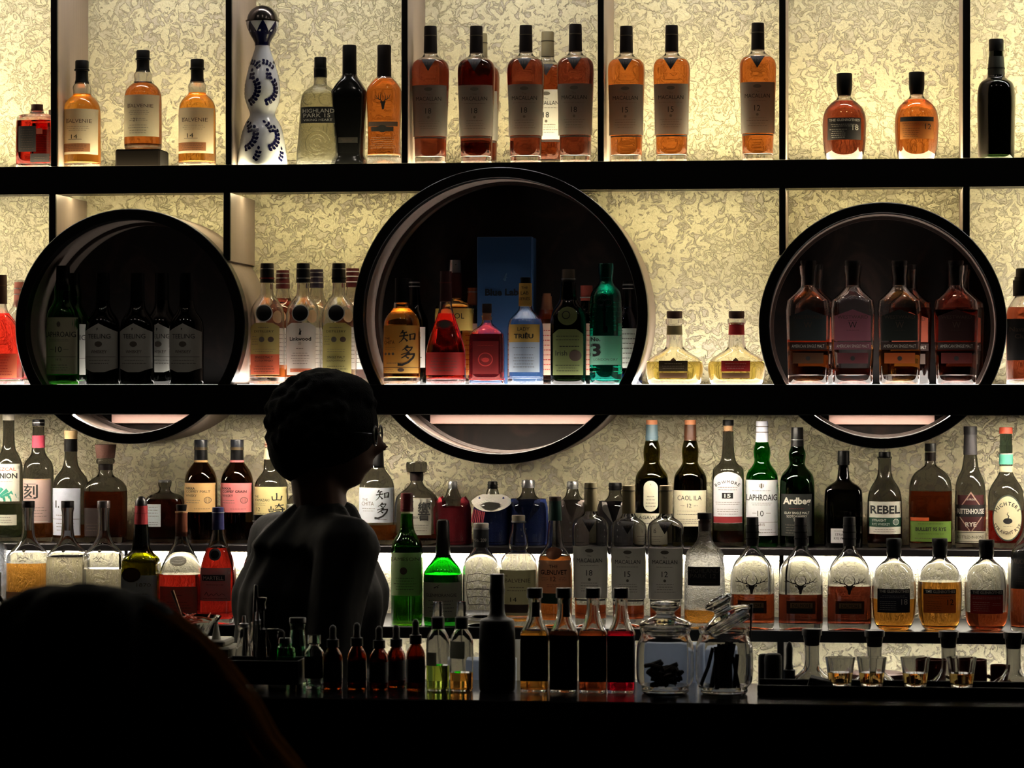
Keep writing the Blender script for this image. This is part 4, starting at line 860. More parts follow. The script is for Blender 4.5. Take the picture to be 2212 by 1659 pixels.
KCB = dict(b=B, base=9, liq=(1132, AMBD), p=[(B, 36, 1), (B-4, 38), (1100, 38), (1046, 38), (1030, 30), (1015, 18), (1005, 15)], caps=[cap(CAPB, (1010, 15.5), (975, 14), (973, 13))],
    labels=[(1052, 1127, -37, 37, paper(.88, .91, .95, .3), 'rect', [('S', ZHI, 4, 1084, 27, 28, INK, 'brush_character'), ('S', DUO, 2, 1114, 28, 30, INK, 'brush_character'), ('T', 'THE', 1080, 5, GREYI, -20), ('T', 'CHITA', 1090, 8, GREYI, -14, 28), ('F', 1094, 1104, 2, -28, 4, GREYI), ('F', 1118, 1122, 1, 6, 30, GREYI)])])
bottle(KCB, 'whisky_bottle', 'bottle with cool white label and brush characters right of the bartender', 814, YA, ZA, 973, g_a)
KHB = dict(b=B, n=3.5, d=.9, seg=20, base=10, wall=3, liq=(1150, RUST), p=[(B, 44, 1), (B-4, 47), (1120, 47), (1078, 45), (1066, 38), (1056, 24), (1045, 14), (1034, 12)], caps=[cap(glass(.97, .97, .97), (1022, 14), (1019, 22), (1002, 22.5), (998, 21), name='glass_stopper'), cap(M(.12, .08, .07, .4), (1038, 14), (1022, 14.5), name='collar')],
    labels=[(1074, 1152, -7, 37, paper(.78, .77, .70, .3), 'rect', [('T', '響', 1122, 40, INK, 22, 26, .012), ('T', 'HIBIKI', 1118, 6, INK, 2, 22), ('F', 1128, 1146, 3, -4, 32, GREYI)])])
bottle(KHB, 'whisky_bottle', 'broad clear decanter with square glass stopper right of the bartender', 900, YA, ZA, 998, g_a)
# small dressed bottles
def dressed(cx, top, capm, cw, cloth, label, gw=44, collar=None, kind='apron', extra=None):
    K = dict(b=B, base=6, wall=2.4, p=[(B, gw-4, 1), (B-4, gw-2), (1100, gw-2), (1085, gw-4), (1075, 20), (1068, 15), (1060, 13), (1050, cw-1)], caps=[cap(capm, (1055, cw), (1041, cw), (1039, cw-1), bands=[(1052, 1050, cw+.3, capm), (1047, 1045, cw+.3, capm)])])
    root, S, kx, kz, zf = bottle(K, 'miniature_bottle', label, cx, YA, ZA, top, 'small bottles dressed in cloth on the upper tier', 'bottle')
    gc = G(); n = 40; rows = [1172, 1150, 1120, 1100, 1088, 1080]
    def topof(a):
        x = math.cos(a)
        if kind == 'apron': return 1080+10*max(0, 1-abs(abs(x)-.72)/.2)*-1+ (0 if abs(x) > .5 else 14)
        if kind == 'vest': return 1078+ (40*(1-abs(x)/.55) if abs(x) < .55 and math.sin(a) < 0 else 0)
        return 1085
    for j in range(6):
        for i in range(n):
            a = 2*math.pi*i/n; t = topof(a); py = 1172+(t-1172)*j/5; h = zf(py); r = (gw-1)*kx*(1+.025*math.sin(a*9+j)) if py > 1083 else (gw-6)*kx
            gc.v.append((r*math.cos(a), .75*r*math.sin(a), h))
    for j in range(5):
        for i in range(n): gc.f.append((j*n+i, j*n+(i+1) % n, (j+1)*n+(i+1) % n, (j+1)*n+i))
    c = mesh('cloth_coat', gc.v, gc.f, cloth, root, angle=70)
    if collar:
        g2 = G()
        for j in range(5):
            for i in range(17):
                a = -math.pi*.95+ math.pi*.9*i/16; r = (gw*(.48+.60*(j/4)**.6))*kx; drop = 22*math.sin(math.pi*i/16)*j/4
                g2.v.append((r*math.cos(a)*1.0, r*.85*math.sin(a)-.002, zf(1066+drop+14*j/4)))
        for j in range(4):
            for i in range(16): g2.f.append((j*17+i, j*17+i+1, (j+1)*17+i+1, (j+1)*17+i))
        mesh('bib_collar', g2.v, g2.f, collar, c, angle=70)
    if kind == 'vest':
        for k in range(3): G().tube([(-.002, -.75*gw*kx-.001, zf(1125+k*14)), (-.002, -.75*gw*kx-.004, zf(1125+k*14))], .0025, 8).obj('button', SILV, c)
        if extra:
            es = lambda x: -.79*gw*kx*math.sqrt(max(1-(x/(gw*kx))**2, 0))-.0015
            for s in (-1, 1):
                g3 = G(); P3 = [(s*1.5*kx, zf(1126)), (s*gw*.40*kx, zf(1080)), (s*gw*.66*kx, zf(1079)), (s*gw*.62*kx, zf(1096))]
                g3.add([(x, es(x), z) for x, z in P3], [(0, 1, 2, 3)]); mesh('lapel', g3.v, g3.f, extra, c)
    return root
CR = M(.80, .22, .28, .85, bump=.6, scale=500); NV = M(.14, .22, .48, .85, bump=.6, scale=500); GV = M(.64, .58, .55, .8, bump=.5, scale=500)
dressed(978, 1040, SILV, 9.5, CR, 'small bottle wearing a crimson cloth apron, upper tier', 41)
dressed(1064, 1040, CAPB, 10.5, NV, 'small bottle with pale bib and navy coat, upper tier', 42, collar=M(.85, .83, .78, .9, bump=.5, scale=400))
dressed(1141, 1037, SILV, 14, NV, 'small bottle in a navy blue jacket with wide silver cap, upper tier', 44, kind='vest', extra=M(.1, .14, .32, .8))
dressed(1237, 1040, SILV, 12, GV, 'small bottle in a grey waistcoat, upper tier', 36, kind='vest', extra=M(.68, .62, .58, .8))
dressed(1329, 1043, CAPB, 14, M(.3, .29, .3, .8, bump=.6, scale=90), 'small bottle with black cap in a patterned grey coat, upper tier', 40, kind='vest', extra=M(.8, .78, .74, .8))
# striped scarf on the second one
sc_ = P(1030, 1105, YA-.045); gs = G()
for k in range(7): gs.tube([(sc_.x-.012+k*.004, sc_.y, ZA+.055-k*.002), (sc_.x-.006+k*.004, sc_.y-.002, ZA+.085-k*.001)], .0017, 6)
tag(gs.obj('scarf', M(.75, .3, .35, .9)), 'tiny red and white striped scarf between the crimson and bibbed small bottles', 'scarf')
def heavy(neckm, capm, oval, nm, b=B):
    K = dict(b=b, base=9, glass=OLV, liq=(1030, liquid(.35, .3, .12)), p=[(b, 34, 1), (b-4, 36), (1100, 36), (1040, 36), (1022, 34), (1006, 21), (996, 16), (985, 18), (970, 18.5), (955, 15), (948, 13), (930, 12.5)],
        caps=[cap(CORK if capm is None else capm, (920, 12), (909, 12.5), (907, 12)), cap(neckm, (952, 13.8), (925, 12.8), (917, 12.8), name='neck_foil', bands=[(944, 942, 14, neckm)])])
    if oval: K['labels'] = [(1035, 1100, -15.5, 15.5, paper(.88, .86, .76, .3), 'pill', [('T', '4', 1045, 4, GREYI, 0), ('F', 1065, 1092, 4, -11, 11, GREYI)], 10, 'neck_label'), (1104, 1170, -35, 35, paper(.88, .86, .76, .3), 'rect', [('T', 'LAGAVULIN', 1116, 7, INK, 0, 62), ('F', 1120, 1130, 1, -28, 28, GREYI), ('T', '16', 1145, 10, INK, 0), ('F', 1150, 1166, 3, -26, 26, GREYI)])]
    else: K['labels'] = [(1055, 1131, -35, 35, paper(.91, .88, .76, .3), 'rect', [('T', 'CAOL ILA', 1076, 10, INK, 0, 52), ('T', '12', 1091, 8, INK, 0), ('F', 1085, 1090, 1, -20, -8, MUTE), ('F', 1085, 1090, 1, 8, 20, MUTE), ('F', 1097, 1100, 1, -28, 28, MUTE), ('F', 1103, 1108, 1, -28, 28, INK), ('F', 1114, 1126, 3, -28, 28, GREYI)])]
    return K
ORC = M(.85, .55, .38, .6)
bottle(heavy(M(.35, .44, .48, .4), ORC, True, ''), 'whisky_bottle', 'olive bottle with grey-blue foil and oval cream label, upper tier', 1408, YA, ZA, 907, g_a)
bottle(heavy(M(.3, .17, .1, .4), ORC, False, '', ), 'whisky_bottle', 'olive bottle with brown foil and rectangular cream label numbered 12, upper tier', 1491, YA, ZA, 907, g_a, liq=(1023, liquid(.25, .12, .06)))
KBO = dict(b=B, base=9, liq=(1140, DEEP), p=[(B, 33, 1), (B-4, 34.5), (1100, 34.5), (1018, 34.5), (1008, 32), (998, 18), (985, 14), (950, 12), (930, 11.5)], caps=[cap(CAPB, (919, 12), (908, 12), (907, 11.5)), cap(CORK, (932, 9.5), (919, 10), name='cork')],
    labels=[(1016, 1124, -31, 31, paper(.9, .9, .92, .3), 'arch', [('C', 'BOWMORE', 0, 1084, 44, 6.6, INK, math.pi/2, False), ('F', 1046, 1056, 2, -22, 22, MUTE), ('R', 1060, 1072, -12, 12, BLACKP), ('T', '15', 1070, 8, WHITE, 0, 14, .03), ('F', 1078, 1086, 2, -28, 28, GREYI), ('F', 1092, 1107, 3, -24, 24, GREYI), ('R', 1110, 1123, -31, 31, paper(.55, .14, .16, .2))], 20)])
bottle(KBO, 'whisky_bottle', 'clear bottle with white arched label, number 15 and red base stripe, upper tier', 1573, YA, ZA, 907, g_a)
KLR = dict(b=B, base=8, glass=glass(.12, .75, .2), liq=(1150, liquid(.2, .3, .1)), p=[(B, 33, 1), (B-4, 35), (1100, 35.5), (1035, 35.5), (1018, 33), (1003, 20), (993, 16), (983, 18), (970, 18.5), (958, 15), (950, 13)], caps=[cap(M(.86, .87, .93, .4), (954, 14), (925, 13), (912, 13), (910, 12.5), bands=[(934, 932, 13.4, GREYI), (922, 920, 13.2, GREYI)])],
    labels=[(1033, 1150, -34.5, 34.5, paper(.90, .91, .93, .25), 'rect', [('S', [([(0, 0), (0, 1)], .5, .5), ([(-.5, .2), (-.6, .9)], .25, .15), ([(.5, .2), (.6, .9)], .25, .15)], 0, 1050, 8, 10, GREYI), ('F', 1053, 1058, 1, -22, 22, GREYI), ('T', 'LAPHROAIG', 1076, 13, INK, 0, 66, .015), ('F', 1079, 1087, 2, -24, 24, MUTE), ('T', '10', 1109, 12, INK, -2), ('R', 1102, 1103, -20, -11, GREYI), ('R', 1102, 1103, 10, 20, GREYI), ('R', 1121, 1121.8, -34, 34, GREYI), ('T', '1815', 1129, 5.5, MUTE, 0), ('F', 1134, 1146, 2, -30, 30, GREYI)])])
bottle(KLR, 'whisky_bottle', 'bright green bottle with white capsule and white label numbered 10, upper tier', 1646, YA, ZA, 910, g_a)
KAR = dict(b=B, base=8, glass=glass(.08, .42, .14), liq=(1060, liquid(.15, .2, .1)), p=[(B, 36, 1), (B-4, 38), (1100, 38), (1040, 38), (1022, 34), (1008, 20), (999, 16), (988, 18.5), (976, 18.5), (966, 14), (960, 13), (950, 12.5)], caps=[cap(M(.07, .07, .07, .35), (963, 14), (940, 13), (925, 13), (923, 12.5), bands=[(950, 948, 13.6, SILV)])],
    labels=[(1062, 1150, -34, 32, paper(.06, .08, .06, .05), 'rect', [('T', 'Ardbeg', 1088, 19, WINK, 0, 60, .035), ('F', 1090, 1095, 1, -20, 20, M(.45, .12, .1)), ('T', 'ISLAY SINGLE MALT', 1104, 5, WINK, 0, 54), ('T', 'SCOTCH WHISKY', 1111, 4.5, WINK, 0, 44), ('T', 'TEN', 1119, 6, WINK, 0), ('F', 1124, 1146, 4, -26, 24, GREYI)])])
bottle(KAR, 'whisky_bottle', 'dark green bottle with white lettering on a black label, upper tier', 1722, YA, ZA, 923, g_a)
KBB = dict(b=B, n=5, d=.8, base=8, glass=glass(.06, .06, .06), solid=True, p=[(B, 40, 1), (B-4, 42), (1060, 42), (1048, 36), (1038, 17), (1030, 13.5), (1005, 11), (1000, 11)], caps=[cap(CAPB, (1003, 13), (990, 13), (976, 12.5), (974, 12), bands=[(998, 996, 13.5, CAPB)])],
    labels=[(1134, 1164, -27, 27, paper(.86, .86, .86, .2), 'rect', [('F', 1137, 1141, 1, -22, 22, MUTE), ('T', 'STRAIGHT', 1149, 5, INK, 0, 36), ('T', 'RYE WHISKEY', 1157, 5, INK, 0, 40)])])
bottle(KBB, 'whiskey_bottle', 'opaque black square bottle with a small white label low down, upper tier', 1822, YA, ZA, 974, g_a)
KRB = dict(b=B, base=9, liq=(1120, DEEP), p=[(B, 36, 1), (B-4, 38), (1100, 38), (1065, 37), (1048, 30), (1035, 20), (1022, 15), (1000, 14), (992, 14), (990, 16), (986, 16)], caps=[cap(CAPB, (988, 13), (978, 13), (976, 12.5))],
    labels=[(1078, 1145, -34, 35, paper(.92, .91, .85, .25), 'rect', [('T', 'REBEL', 1103, 17, INK, 1, 64, .03), ('R', 1111, 1130, -34, 35, paper(.1, .28, .2, .2)), ('T', 'STRAIGHT', 1119, 5, WHITE, -12, 30, .02), ('T', 'RYE WHISKEY', 1127, 5, WHITE, -8, 38, .02), ('O', 24, 1120, 6.5, 6.5, WHITE), ('O', 24, 1120, 5.5, 5.5, paper(.1, .28, .2, .2)), ('F', 1133, 1142, 2, -26, 26, MUTE)])])
bottle(KRB, 'whiskey_bottle', 'clear bottle with bold black lettering on white and green label under the right niche', 1911, YA, ZA, 976, g_a)
KBU = dict(b=B, n=3, d=.8, base=10, wall=3, liq=(1056, RUST), p=[(B, 45, 1), (B-4, 47), (1080, 47), (1040, 46), (1020, 37), (1008, 18), (1002, 11), (985, 10.5)], caps=[cap(CAPBR, (994, 12), (976, 12), name='cork_collar'), cap(M(.06, .06, .06, .4), (975, 12), (962, 12.5), (958, 12))],
    labels=[(1118, 1160, -44, 44, paper(.42, .55, .2, .25), 'rect', [('F', 1121, 1125, 1, -36, 36, INK), ('T', 'BULLEIT 95 RYE', 1138, 8, INK, 0, 66, .02), ('F', 1142, 1146, 1, -30, 30, INK), ('F', 1150, 1156, 1, -36, 36, MUTE)]), (1110, 1117, -44, -4, paper(.9, .42, .2, .4), 'rect', [], 10, 'orange_stripe')])
bottle(KBU, 'whiskey_bottle', 'broad flask bottle of amber with a green lower label, upper tier right', 2010, YA, ZA, 958, g_a)
DK2 = paper(.26, .07, .08, .15)
KRI = dict(b=B, base=9, liq=(1155, DEEP), p=[(B, 32, 1), (B-4, 33.5), (1100, 34), (1045, 33), (1028, 28), (1012, 19), (995, 16), (980, 14)], caps=[cap(M(.1, .1, .11, .5), (938, 14.5), (923, 14.5), (921, 14)), cap(M(.24, .23, .24, .5), (980, 15), (938, 13.5), name='neck_foil')],
    labels=[(1063, 1137, -28, 28, DK2, 'rect', []), (1056, 1142, -32, 32, paper(.75, .62, .55, .25), 'diamond', [('T', 'WHISKEY', 1134, 3, DK2, 0)], 10, 'diamond_border'), (1060, 1138, -29.5, 29.5, DK2, 'diamond', [('T', '100 PROOF', 1074, 4, WINK, 0, 22), ('R', 1083, 1108, -31, 31, INK), ('T', 'RITTENHOUSE', 1102, 11, WHITE, 0, 58, .025), ('T', 'RYE', 1128, 9, WINK, 0, 24, .03)], 10, 'diamond_label'), (1138, 1162, -33, 33, paper(.78, .76, .66, .25), 'rect', [('T', 'BOTTLED-IN-BOND', 1153, 6, INK, 0, 58), ('R', 1140, 1141, -30, 30, INK), ('R', 1159, 1160, -30, 30, INK)], 10, 'lower_label')])
bottle(KRI, 'whiskey_bottle', 'clear bottle with dark red diamond label and grey capsule, upper tier right', 2096, YA, ZA, 921, g_a)
OVP = paper(.90, .86, .70, .25)
KMI = dict(b=B, base=12, liq=(1095, RED), p=[(B, 33, 1), (B-6, 38), (1110, 39), (1060, 39), (1045, 33), (1030, 22), (1018, 15), (1000, 14), (960, 14)], caps=[cap(M(.78, .3, .2, .5), (936, 14.5), (925, 14.5), (923, 14)), cap(glass(.8, .95, .9), (978, 13), (936, 13), name='clear_collar'), cap(M(.35, .68, .58, .5), (1000, 15.2), (977, 15), name='neck_band', bands=[(979, 977, 15.2, WHITE)]), cap(OVP, (1017, 15.4), (1003, 15.4), name='tax_strip')],
    labels=[(1062, 1158, -30, 34, paper(.28, .32, .28, .2), 'oval', []), (1065, 1155, -28, 32, OVP, 'oval', [('C', 'MICHTERS', 2, 1108, 24, 7.6, INK, math.pi/2, False), ('C', 'STRAIGHT RYE', 2, 1110, 34, 7, MUTE, -math.pi/2, True), ('O', 2, 1116, 10, 6, INK), ('S', [([(0, 0), (.3, .5), (-.2, .8), (.1, 1.2)], .3, .1)], 2, 1112, 8, 12, INK), ('F', 1125, 1129, 1, -12, 16, MUTE)], 10, 'oval_label')])
bottle(KMI, 'whiskey_bottle', 'clear bottle with cream oval label and teal neck band, far right of upper tier', 2173, YA, ZA, 923, g_a)
# ------------------------------------------------------------------ lower tier of the rack (feet near row 1350)
YB, g_bb = -.035, 'bottles on the lower tier of the rack'
B = 1350
def cod(lv, lq, capm, lab=True):
    return dict(b=B, n=3, d=.95, base=12, wall=2.6, liq=(lv, lq), p=[(B, 41, 1), (B-4, 43), (1300, 43.5), (1210, 43.5), (1200, 41), (1188, 30), (1172, 18), (1155, 12.5), (1110, 11.5), (1098, 14), (1096, 13)], caps=[cap(capm, (1097, 13.5), (1083, 13.5), (1082, 13)), cap(glass(.93, .93, .93, .2), (1148, 7), (1097, 8.5), name='stopper_shaft')],
        labels=[(1283, 1342, -41, 41, paper(.85, .74, .66, .55), 'rect', [('F', 1289, 1292, 1, -8, 8, MUTE), ('T', 'CÓDIGO', 1297, 6, INK, 0, 44), ('F', 1302, 1330, 4, -24, 24, MUTE)]) if lab else (1283, 1342, -41, 41, paper(.88, .84, .74, .5), 'rect', [('F', 1289, 1335, 5, -24, 24, MUTE)])],
        print=[('O', 0, 1192, 4, 3, glass(.8, .8, .85)), ('S', [([(-1, 0), (-.4, .5), (0, 0), (.4, .5), (1, 0)], .12, .12), ([(-.7, -.6), (0, -.3), (.7, -.6)], .12, .1)], 0, 1210, 12, 10, paper(.8, .76, .7, .6))])
bottle(cod(1220, liquid(1, .72, .36), CAPBR), 'tequila_bottle', 'long-necked clear bottle of orange spirit at the left of the lower tier', 61, YB, ZB, 1082, g_bb)
bottle(cod(1206, PALE, CAPBR, False), 'tequila_bottle', 'long-necked clear bottle with dark brown stopper, second on the lower tier', 146, YB, ZB, 1082, g_bb)
bottle(cod(1232, PALE, M(.4, .38, .38, .3, .5), False), 'tequila_bottle', 'long-necked clear bottle with grey stopper, third on the lower tier', 224, YB, ZB, 1082, g_bb)
KFR = dict(b=B, n=4, d=.9, seg=16, base=8, wall=3, glass=glass(.9, .92, .97, .15, .8, 220, warp=1), liq=(1270, PALE), p=[(B, 32, 1), (B-4, 34), (1200, 34), (1180, 30), (1172, 16), (1150, 13)], caps=[cap(SILV, (1155, 15), (1130, 15))], labels=[(1240, 1300, -30, 30, WHITE, 'rect', [('F', 1245, 1295, 6, -24, 24, MUTE)])])
bottle(KFR, 'spirit_bottle', 'frosted patterned bottle cut by the left edge, lower tier', -20, YB, ZB, 1130, g_bb)
KGY = dict(b=B, n=3.5, d=.9, base=9, glass=glass(.55, .55, .12), liq=(1212, YEL), p=[(B, 38, 1), (B-4, 40), (1280, 40), (1222, 40), (1212, 38), (1200, 28), (1190, 19), (1140, 14), (1110, 12)], caps=[cap(M(.04, .04, .04, .3), (1094, 13), (1082, 12), (1074, 7), (1072, 3)), cap(M(.62, .2, .22, .45), (1135, 14.6), (1112, 13.6), (1093, 13.6), name='neck_foil', bands=[(1110, 1108, 14, M(.5, .15, .17))]), cap(M(.03, .04, .03, .2), (1190, 20), (1160, 16.5), (1134, 14.7), name='neck_sleeve')],
    labels=[(1245, 1340, -38, 39, paper(.80, .82, .86, .55), 'rect', [('T', '1870', 1270, 8, GREYI, 14, 30), ('F', 1280, 1330, 4, -26, 26, GREYI)]), (1228, 1260, -34, 8, M(.22, .13, .06, .4, .5), 'oval', [('O', -13, 1244, 17, 12, M(.3, .19, .09, .4, .5))], 10, 'medallion')])
bottle(KGY, 'liqueur_bottle', 'yellow-green bottle with black neck and red foil, lower tier', 305, YB, ZB, 1072, g_bb)
KRC = dict(b=B, n=2.5, d=.9, base=10, wall=2.4, liq=(1243, RED), p=[(B, 44, 1), (B-4, 46), (1270, 47), (1240, 46), (1215, 37), (1190, 24), (1170, 15), (1150, 12.5), (1110, 11.5)], caps=[cap(CAPB, (1104, 10), (1092, 11.5), (1090, 11)), cap(M(.48, .28, .2, .4, .4), (1160, 13), (1106, 12.4), name='neck_foil', bands=[(1108, 1105, 13, CORK)])],
    labels=[(1269, 1335, -40, 40, paper(.62, .45, .38, .55), 'rect', [('T', 'X.O', 1294, 10, MUTE, 0), ('F', 1300, 1325, 4, -30, 30, MUTE)])], print=[('O', 0, 1213, 18, 11, glass(.85, .85, .9)), ('S', [([(-.6, 0), (.2, 1), (.8, .3)], .12, .08), ([(-.2, 0), (.5, .6)], .1, .06)], 0, 1240, 8, 10, INK)])
KRC['labels'][0][6][0] = ('F', 1282, 1294, 1, -12, 12, MUTE)
bottle(KRC, 'cognac_bottle', 'clear bottle of deep red cognac with copper neck foil, lower tier', 392, YB, ZB, 1090, g_bb)
KMA = dict(b=B, n=2.5, d=.9, base=9, wall=2.4, liq=(1185, RED), p=[(B, 34, 1), (B-4, 36), (1280, 38), (1235, 38), (1205, 31), (1180, 21), (1160, 14), (1140, 12.5), (1110, 11.5)], caps=[cap(M(.16, .17, .34, .4), (1145, 13), (1100, 12.4), (1096, 12), bands=[(1108, 1106, 12.9, SILV)])],
    labels=[(1228, 1300, -34, 32, paper(.70, .68, .68, .55), 'rect', [('R', 1243, 1256, -28, 22, BLACKP), ('T', 'MARTELL', 1254, 8, WINK, -3, 44, .02), ('F', 1262, 1268, 1, -20, 20, MUTE), ('S', [([(-1, .2), (-.8, .8), (-.6, 0), (-.3, .5), (-.1, .1), (.2, .6), (.4, .1), (.7, .5), (1, .2)], .06, .03)], 0, 1290, 22, 12, INK), ('F', 1292, 1298, 1, -28, 28, MUTE)]), (1185, 1212, -14, 12, M(.4, .4, .42, .3, .7), 'oval', [('O', -1, 1198.5, 9, 9, CAPB)], 10, 'medallion')])
bottle(KMA, 'cognac_bottle', 'red cognac bottle with navy blue foil and silver medallion beside the bartender', 471, YB, ZB, 1096, g_bb)
bottle(dict(KMA, caps=[cap(CAPB, (1140, 13.5), (1100, 13), (1096, 12.5), bands=[(1112, 1109, 13.6, SILV)])]), 'cognac_bottle', 'bottle of which only a dark cap shows over the left shoulder of the bartender', 560, YB, ZB, 1112, g_bb)
KJA = dict(b=B, base=9, glass=glass(.34, .6, .22), liq=(1300, YEL), p=[(B, 32, 1), (B-4, 33.5), (1280, 34), (1195, 34), (1178, 33), (1165, 28), (1150, 17), (1135, 14), (1110, 13)], caps=[cap(M(.32, .08, .08, .35), (1105, 14), (1070, 13), (1065, 12.5), bands=[(1085, 1083, 13.8, MAROON), (1100, 1098, 14.2, MAROON)])],
    labels=[(1193, 1286, -33, 33, paper(.74, .80, .60, .6), 'rect', [('T', 'JAMESON', 1213, 10, MUTE, 0, 60, .02), ('O', -2, 1232, 8, 8, MUTE), ('F', 1245, 1275, 5, -24, 24, MUTE)])])
bottle(KJA, 'whiskey_bottle', 'green bottle with red capsule right of the bartender, lower tier', 879, YB, ZB, 1065, g_bb)
KGL = dict(b=B, base=8, glass=glass(.2, .72, .22), liq=(1240, liquid(.5, .3, .1)), p=[(B, 39, 1), (B-4, 41), (1300, 42), (1245, 42), (1232, 40), (1215, 26), (1202, 16), (1180, 14), (1150, 13)], caps=[cap(M(.05, .035, .03, .35), (1204, 16.5), (1165, 14.5), (1130, 13.5), (1124, 12), (1122, 9))],
    labels=[(1256, 1332, -40, 40, paper(.93, .91, .82, .6), 'rect', [('S', [([(-1, 0), (-.2, .4), (.6, .9)], .3, .05), ([(0, 0), (.2, .4)], .3, .2)], -6, 1268, 8, 8, MUTE), ('T', 'GLENMORANGIE', 1287, 7, MUTE, 0, 66), ('F', 1292, 1322, 4, -30, 30, GREYI)])], print=[('T', 'GLENMORANGIE', 1234, 5, glass(.3, .95, .3), 0, 50)])
bottle(KGL, 'whisky_bottle', 'green bottle with long black capsule and glowing green shoulders, lower tier', 957, YB, ZB, 1122, g_bb)
KBL = dict(b=B, base=14, liq=(1336, AMB), p=[(B, 37, 1), (B-4, 39), (1300, 39), (1225, 39), (1210, 35), (1196, 24), (1185, 16.5), (1165, 16)], caps=[cap(M(.55, .52, .48, .5), (1144, 16.5), (1132, 17), (1130, 16), bands=[(1143, 1140, 16.8, SILV)]), cap(M(.2, .2, .2, .4), (1182, 17), (1144, 16.4), name='neck_label')],
    labels=[], print=[('S', [([(-1, 1), (0, 1.12), (1, 1)], .05, .05), ([(-1.1, .6), (0, .72), (1.1, .6)], .05, .05), ([(-1.15, .2), (0, .3), (1.15, .2)], .05, .05), ([(-1.1, -.2), (0, -.12), (1.1, -.2)], .05, .05), ([(-.9, -.6), (0, -.55), (.9, -.6)], .05, .05), ([(-1, 1), (-1.2, .2), (-.9, -.6)], .05, .05), ([(1, 1), (1.2, .2), (.9, -.6)], .05, .05)], 0, 1280, 24, 40, GREYI), ('F', 1265, 1275, 1, -22, 22, GREYI)])
r_, S_, kx_, kz_, zf_ = bottle(KBL, 'whiskey_bottle', 'clear bottle with an engraved barrel outline and dark neck label, lower tier', 1039, YB, ZB, 1130, g_bb)
items_on(Flat(-17*kx_), [('T', 'No. 209', 1170, 8, WINK, 0, 28, .02)], r_, 0, zf_, kx_, kz_, .0004)
KB2 = dict(stout(364, None)); off_ = B-364
def shiftK(K, d):
    K = dict(K); K['b'] += d; K['p'] = [(r[0]+d, *r[1:]) for r in K['p']]
    K['caps'] = [dict(c, p=[(r[0]+d, *r[1:]) for r in c['p']], bands=[(q[0]+d, q[1]+d, *q[2:]) for q in c['bands']]) for c in K['caps']]
    def si(it):
        it = list(it)
        for q in ({'T': (2,), 'F': (1, 2), 'R': (1, 2), 'S': (3,), 'O': (2,), 'C': (3,)}[it[0]]): it[q] += d
        return tuple(it)
    K['labels'] = [(l[0]+d, l[1]+d, *l[2:6], [si(i) for i in l[6]], *l[7:]) for l in K['labels']]
    if 'print' in K: K['print'] = [si(i) for i in K['print']]
    if K.get('liq'): K['liq'] = (K['liq'][0]+d, K['liq'][1])
    return K
KB2 = shiftK(stout(364, '14'), B-364)
KB2['caps'] = [cap(M(.58, .54, .46, .5), (1129, 14), (1115, 14.5), (1113, 14), bands=[(1128, 1125, 14.6, SILV)])]
KB2['p'] = [(1350, 39, 1), (1346, 42), (1240, 42), (1215, 40), (1200, 34), (1192, 22), (1186, 19), (1175, 22), (1160, 20), (1145, 14.5), (1130, 14)]
KB2['labels'] = [(1229, 1326, -39, 39, paper(.80, .78, .60, .6), 'rect', [('T', 'THE', 1243, 4, MUTE, -24), ('T', 'BALVENIE', 1255, 8, MUTE, 2, 54), ('F', 1262, 1276, 2, -24, 24, MUTE), ('T', '14', 1296, 9, INK, -6, 14), ('R', 1302, 1320, -36, 26, MUTE)])]
bottle(dict(KB2, liq=(1332, AMB)), 'whisky_bottle', 'clear bottle with bulging neck and grey-green label numbered 14, lower tier', 1120, YB, ZB, 1113, g_bb)
KGV = dict(b=B, base=14, liq=(1200, AMBD), p=[(B, 34, 1), (B-4, 36), (1300, 37), (1215, 37), (1200, 34), (1188, 27), (1176, 18), (1150, 16), (1130, 14), (1118, 13)], caps=[cap(M(.25, .2, .18, .4), (1082, 13), (1076, 13.5), (1073, 13)), cap(M(.08, .2, .17, .4), (1124, 15), (1100, 13.8), (1082, 13.5), name='neck_foil')],
    labels=[(1208, 1300, -35, 35, paper(.93, .86, .76, .6), 'rect', [('T', 'THE', 1224, 7, INK, 0), ('T', 'GLENLIVET', 1238, 10, INK, 0, 56, .015), ('T', '12', 1252, 10, INK, 0), ('F', 1243, 1253, 3, -28, -11, MUTE), ('F', 1243, 1253, 3, 11, 28, MUTE), ('F', 1258, 1266, 2, -18, 18, INK), ('R', 1278, 1300, -35, 35, paper(.1, .25, .17, .2))]), (1180, 1206, -17, 17, paper(.5, .28, .14, .4), 'oval', [], 10, 'shoulder_seal')])
bottle(KGV, 'whisky_bottle', 'amber bottle numbered 12 with dark green foil and tan label, lower tier', 1199, YB, ZB, 1073, g_bb)
def low_tap(num, dark): 
    K = shiftK(tapered(num, RUST, dark, paper(.93, .92, .88, .55)), B-359); K['liq'] = (1303, RUST); K['caps'] = [cap(TANCAP, (1106, 14.5), (1080, 14), (1050, 13.6), (1046, 13), bands=[(1058, 1056, 13.9, M(.2, .18, .13, .4))])]; return K
for cx_, nn, tp_, lb in ((1276, '18', 1043, 'tapering tan-capped bottle numbered 18 next to the green-foiled amber bottle, lower tier'), (1358, '15', 1049, 'tapering tan-capped bottle numbered 15 with black neck triangle, lower tier'), (1438, '12', 1049, 'tapering bottle with tan cap numbered 12 behind the glass jars, lower tier')):
    bottle(low_tap(nn, nn == '15'), 'whisky_bottle', lb, cx_, YB, ZB, tp_, 'tapering whisky bottles on the lower tier')
KH2 = shiftK(KHP, B-361); KH2['caps'] = [cap(CAPB, (1121, 15), (1110, 15.5), (1108, 15)), cap(BROWN, (1146, 10), (1121, 11), name='cork')]
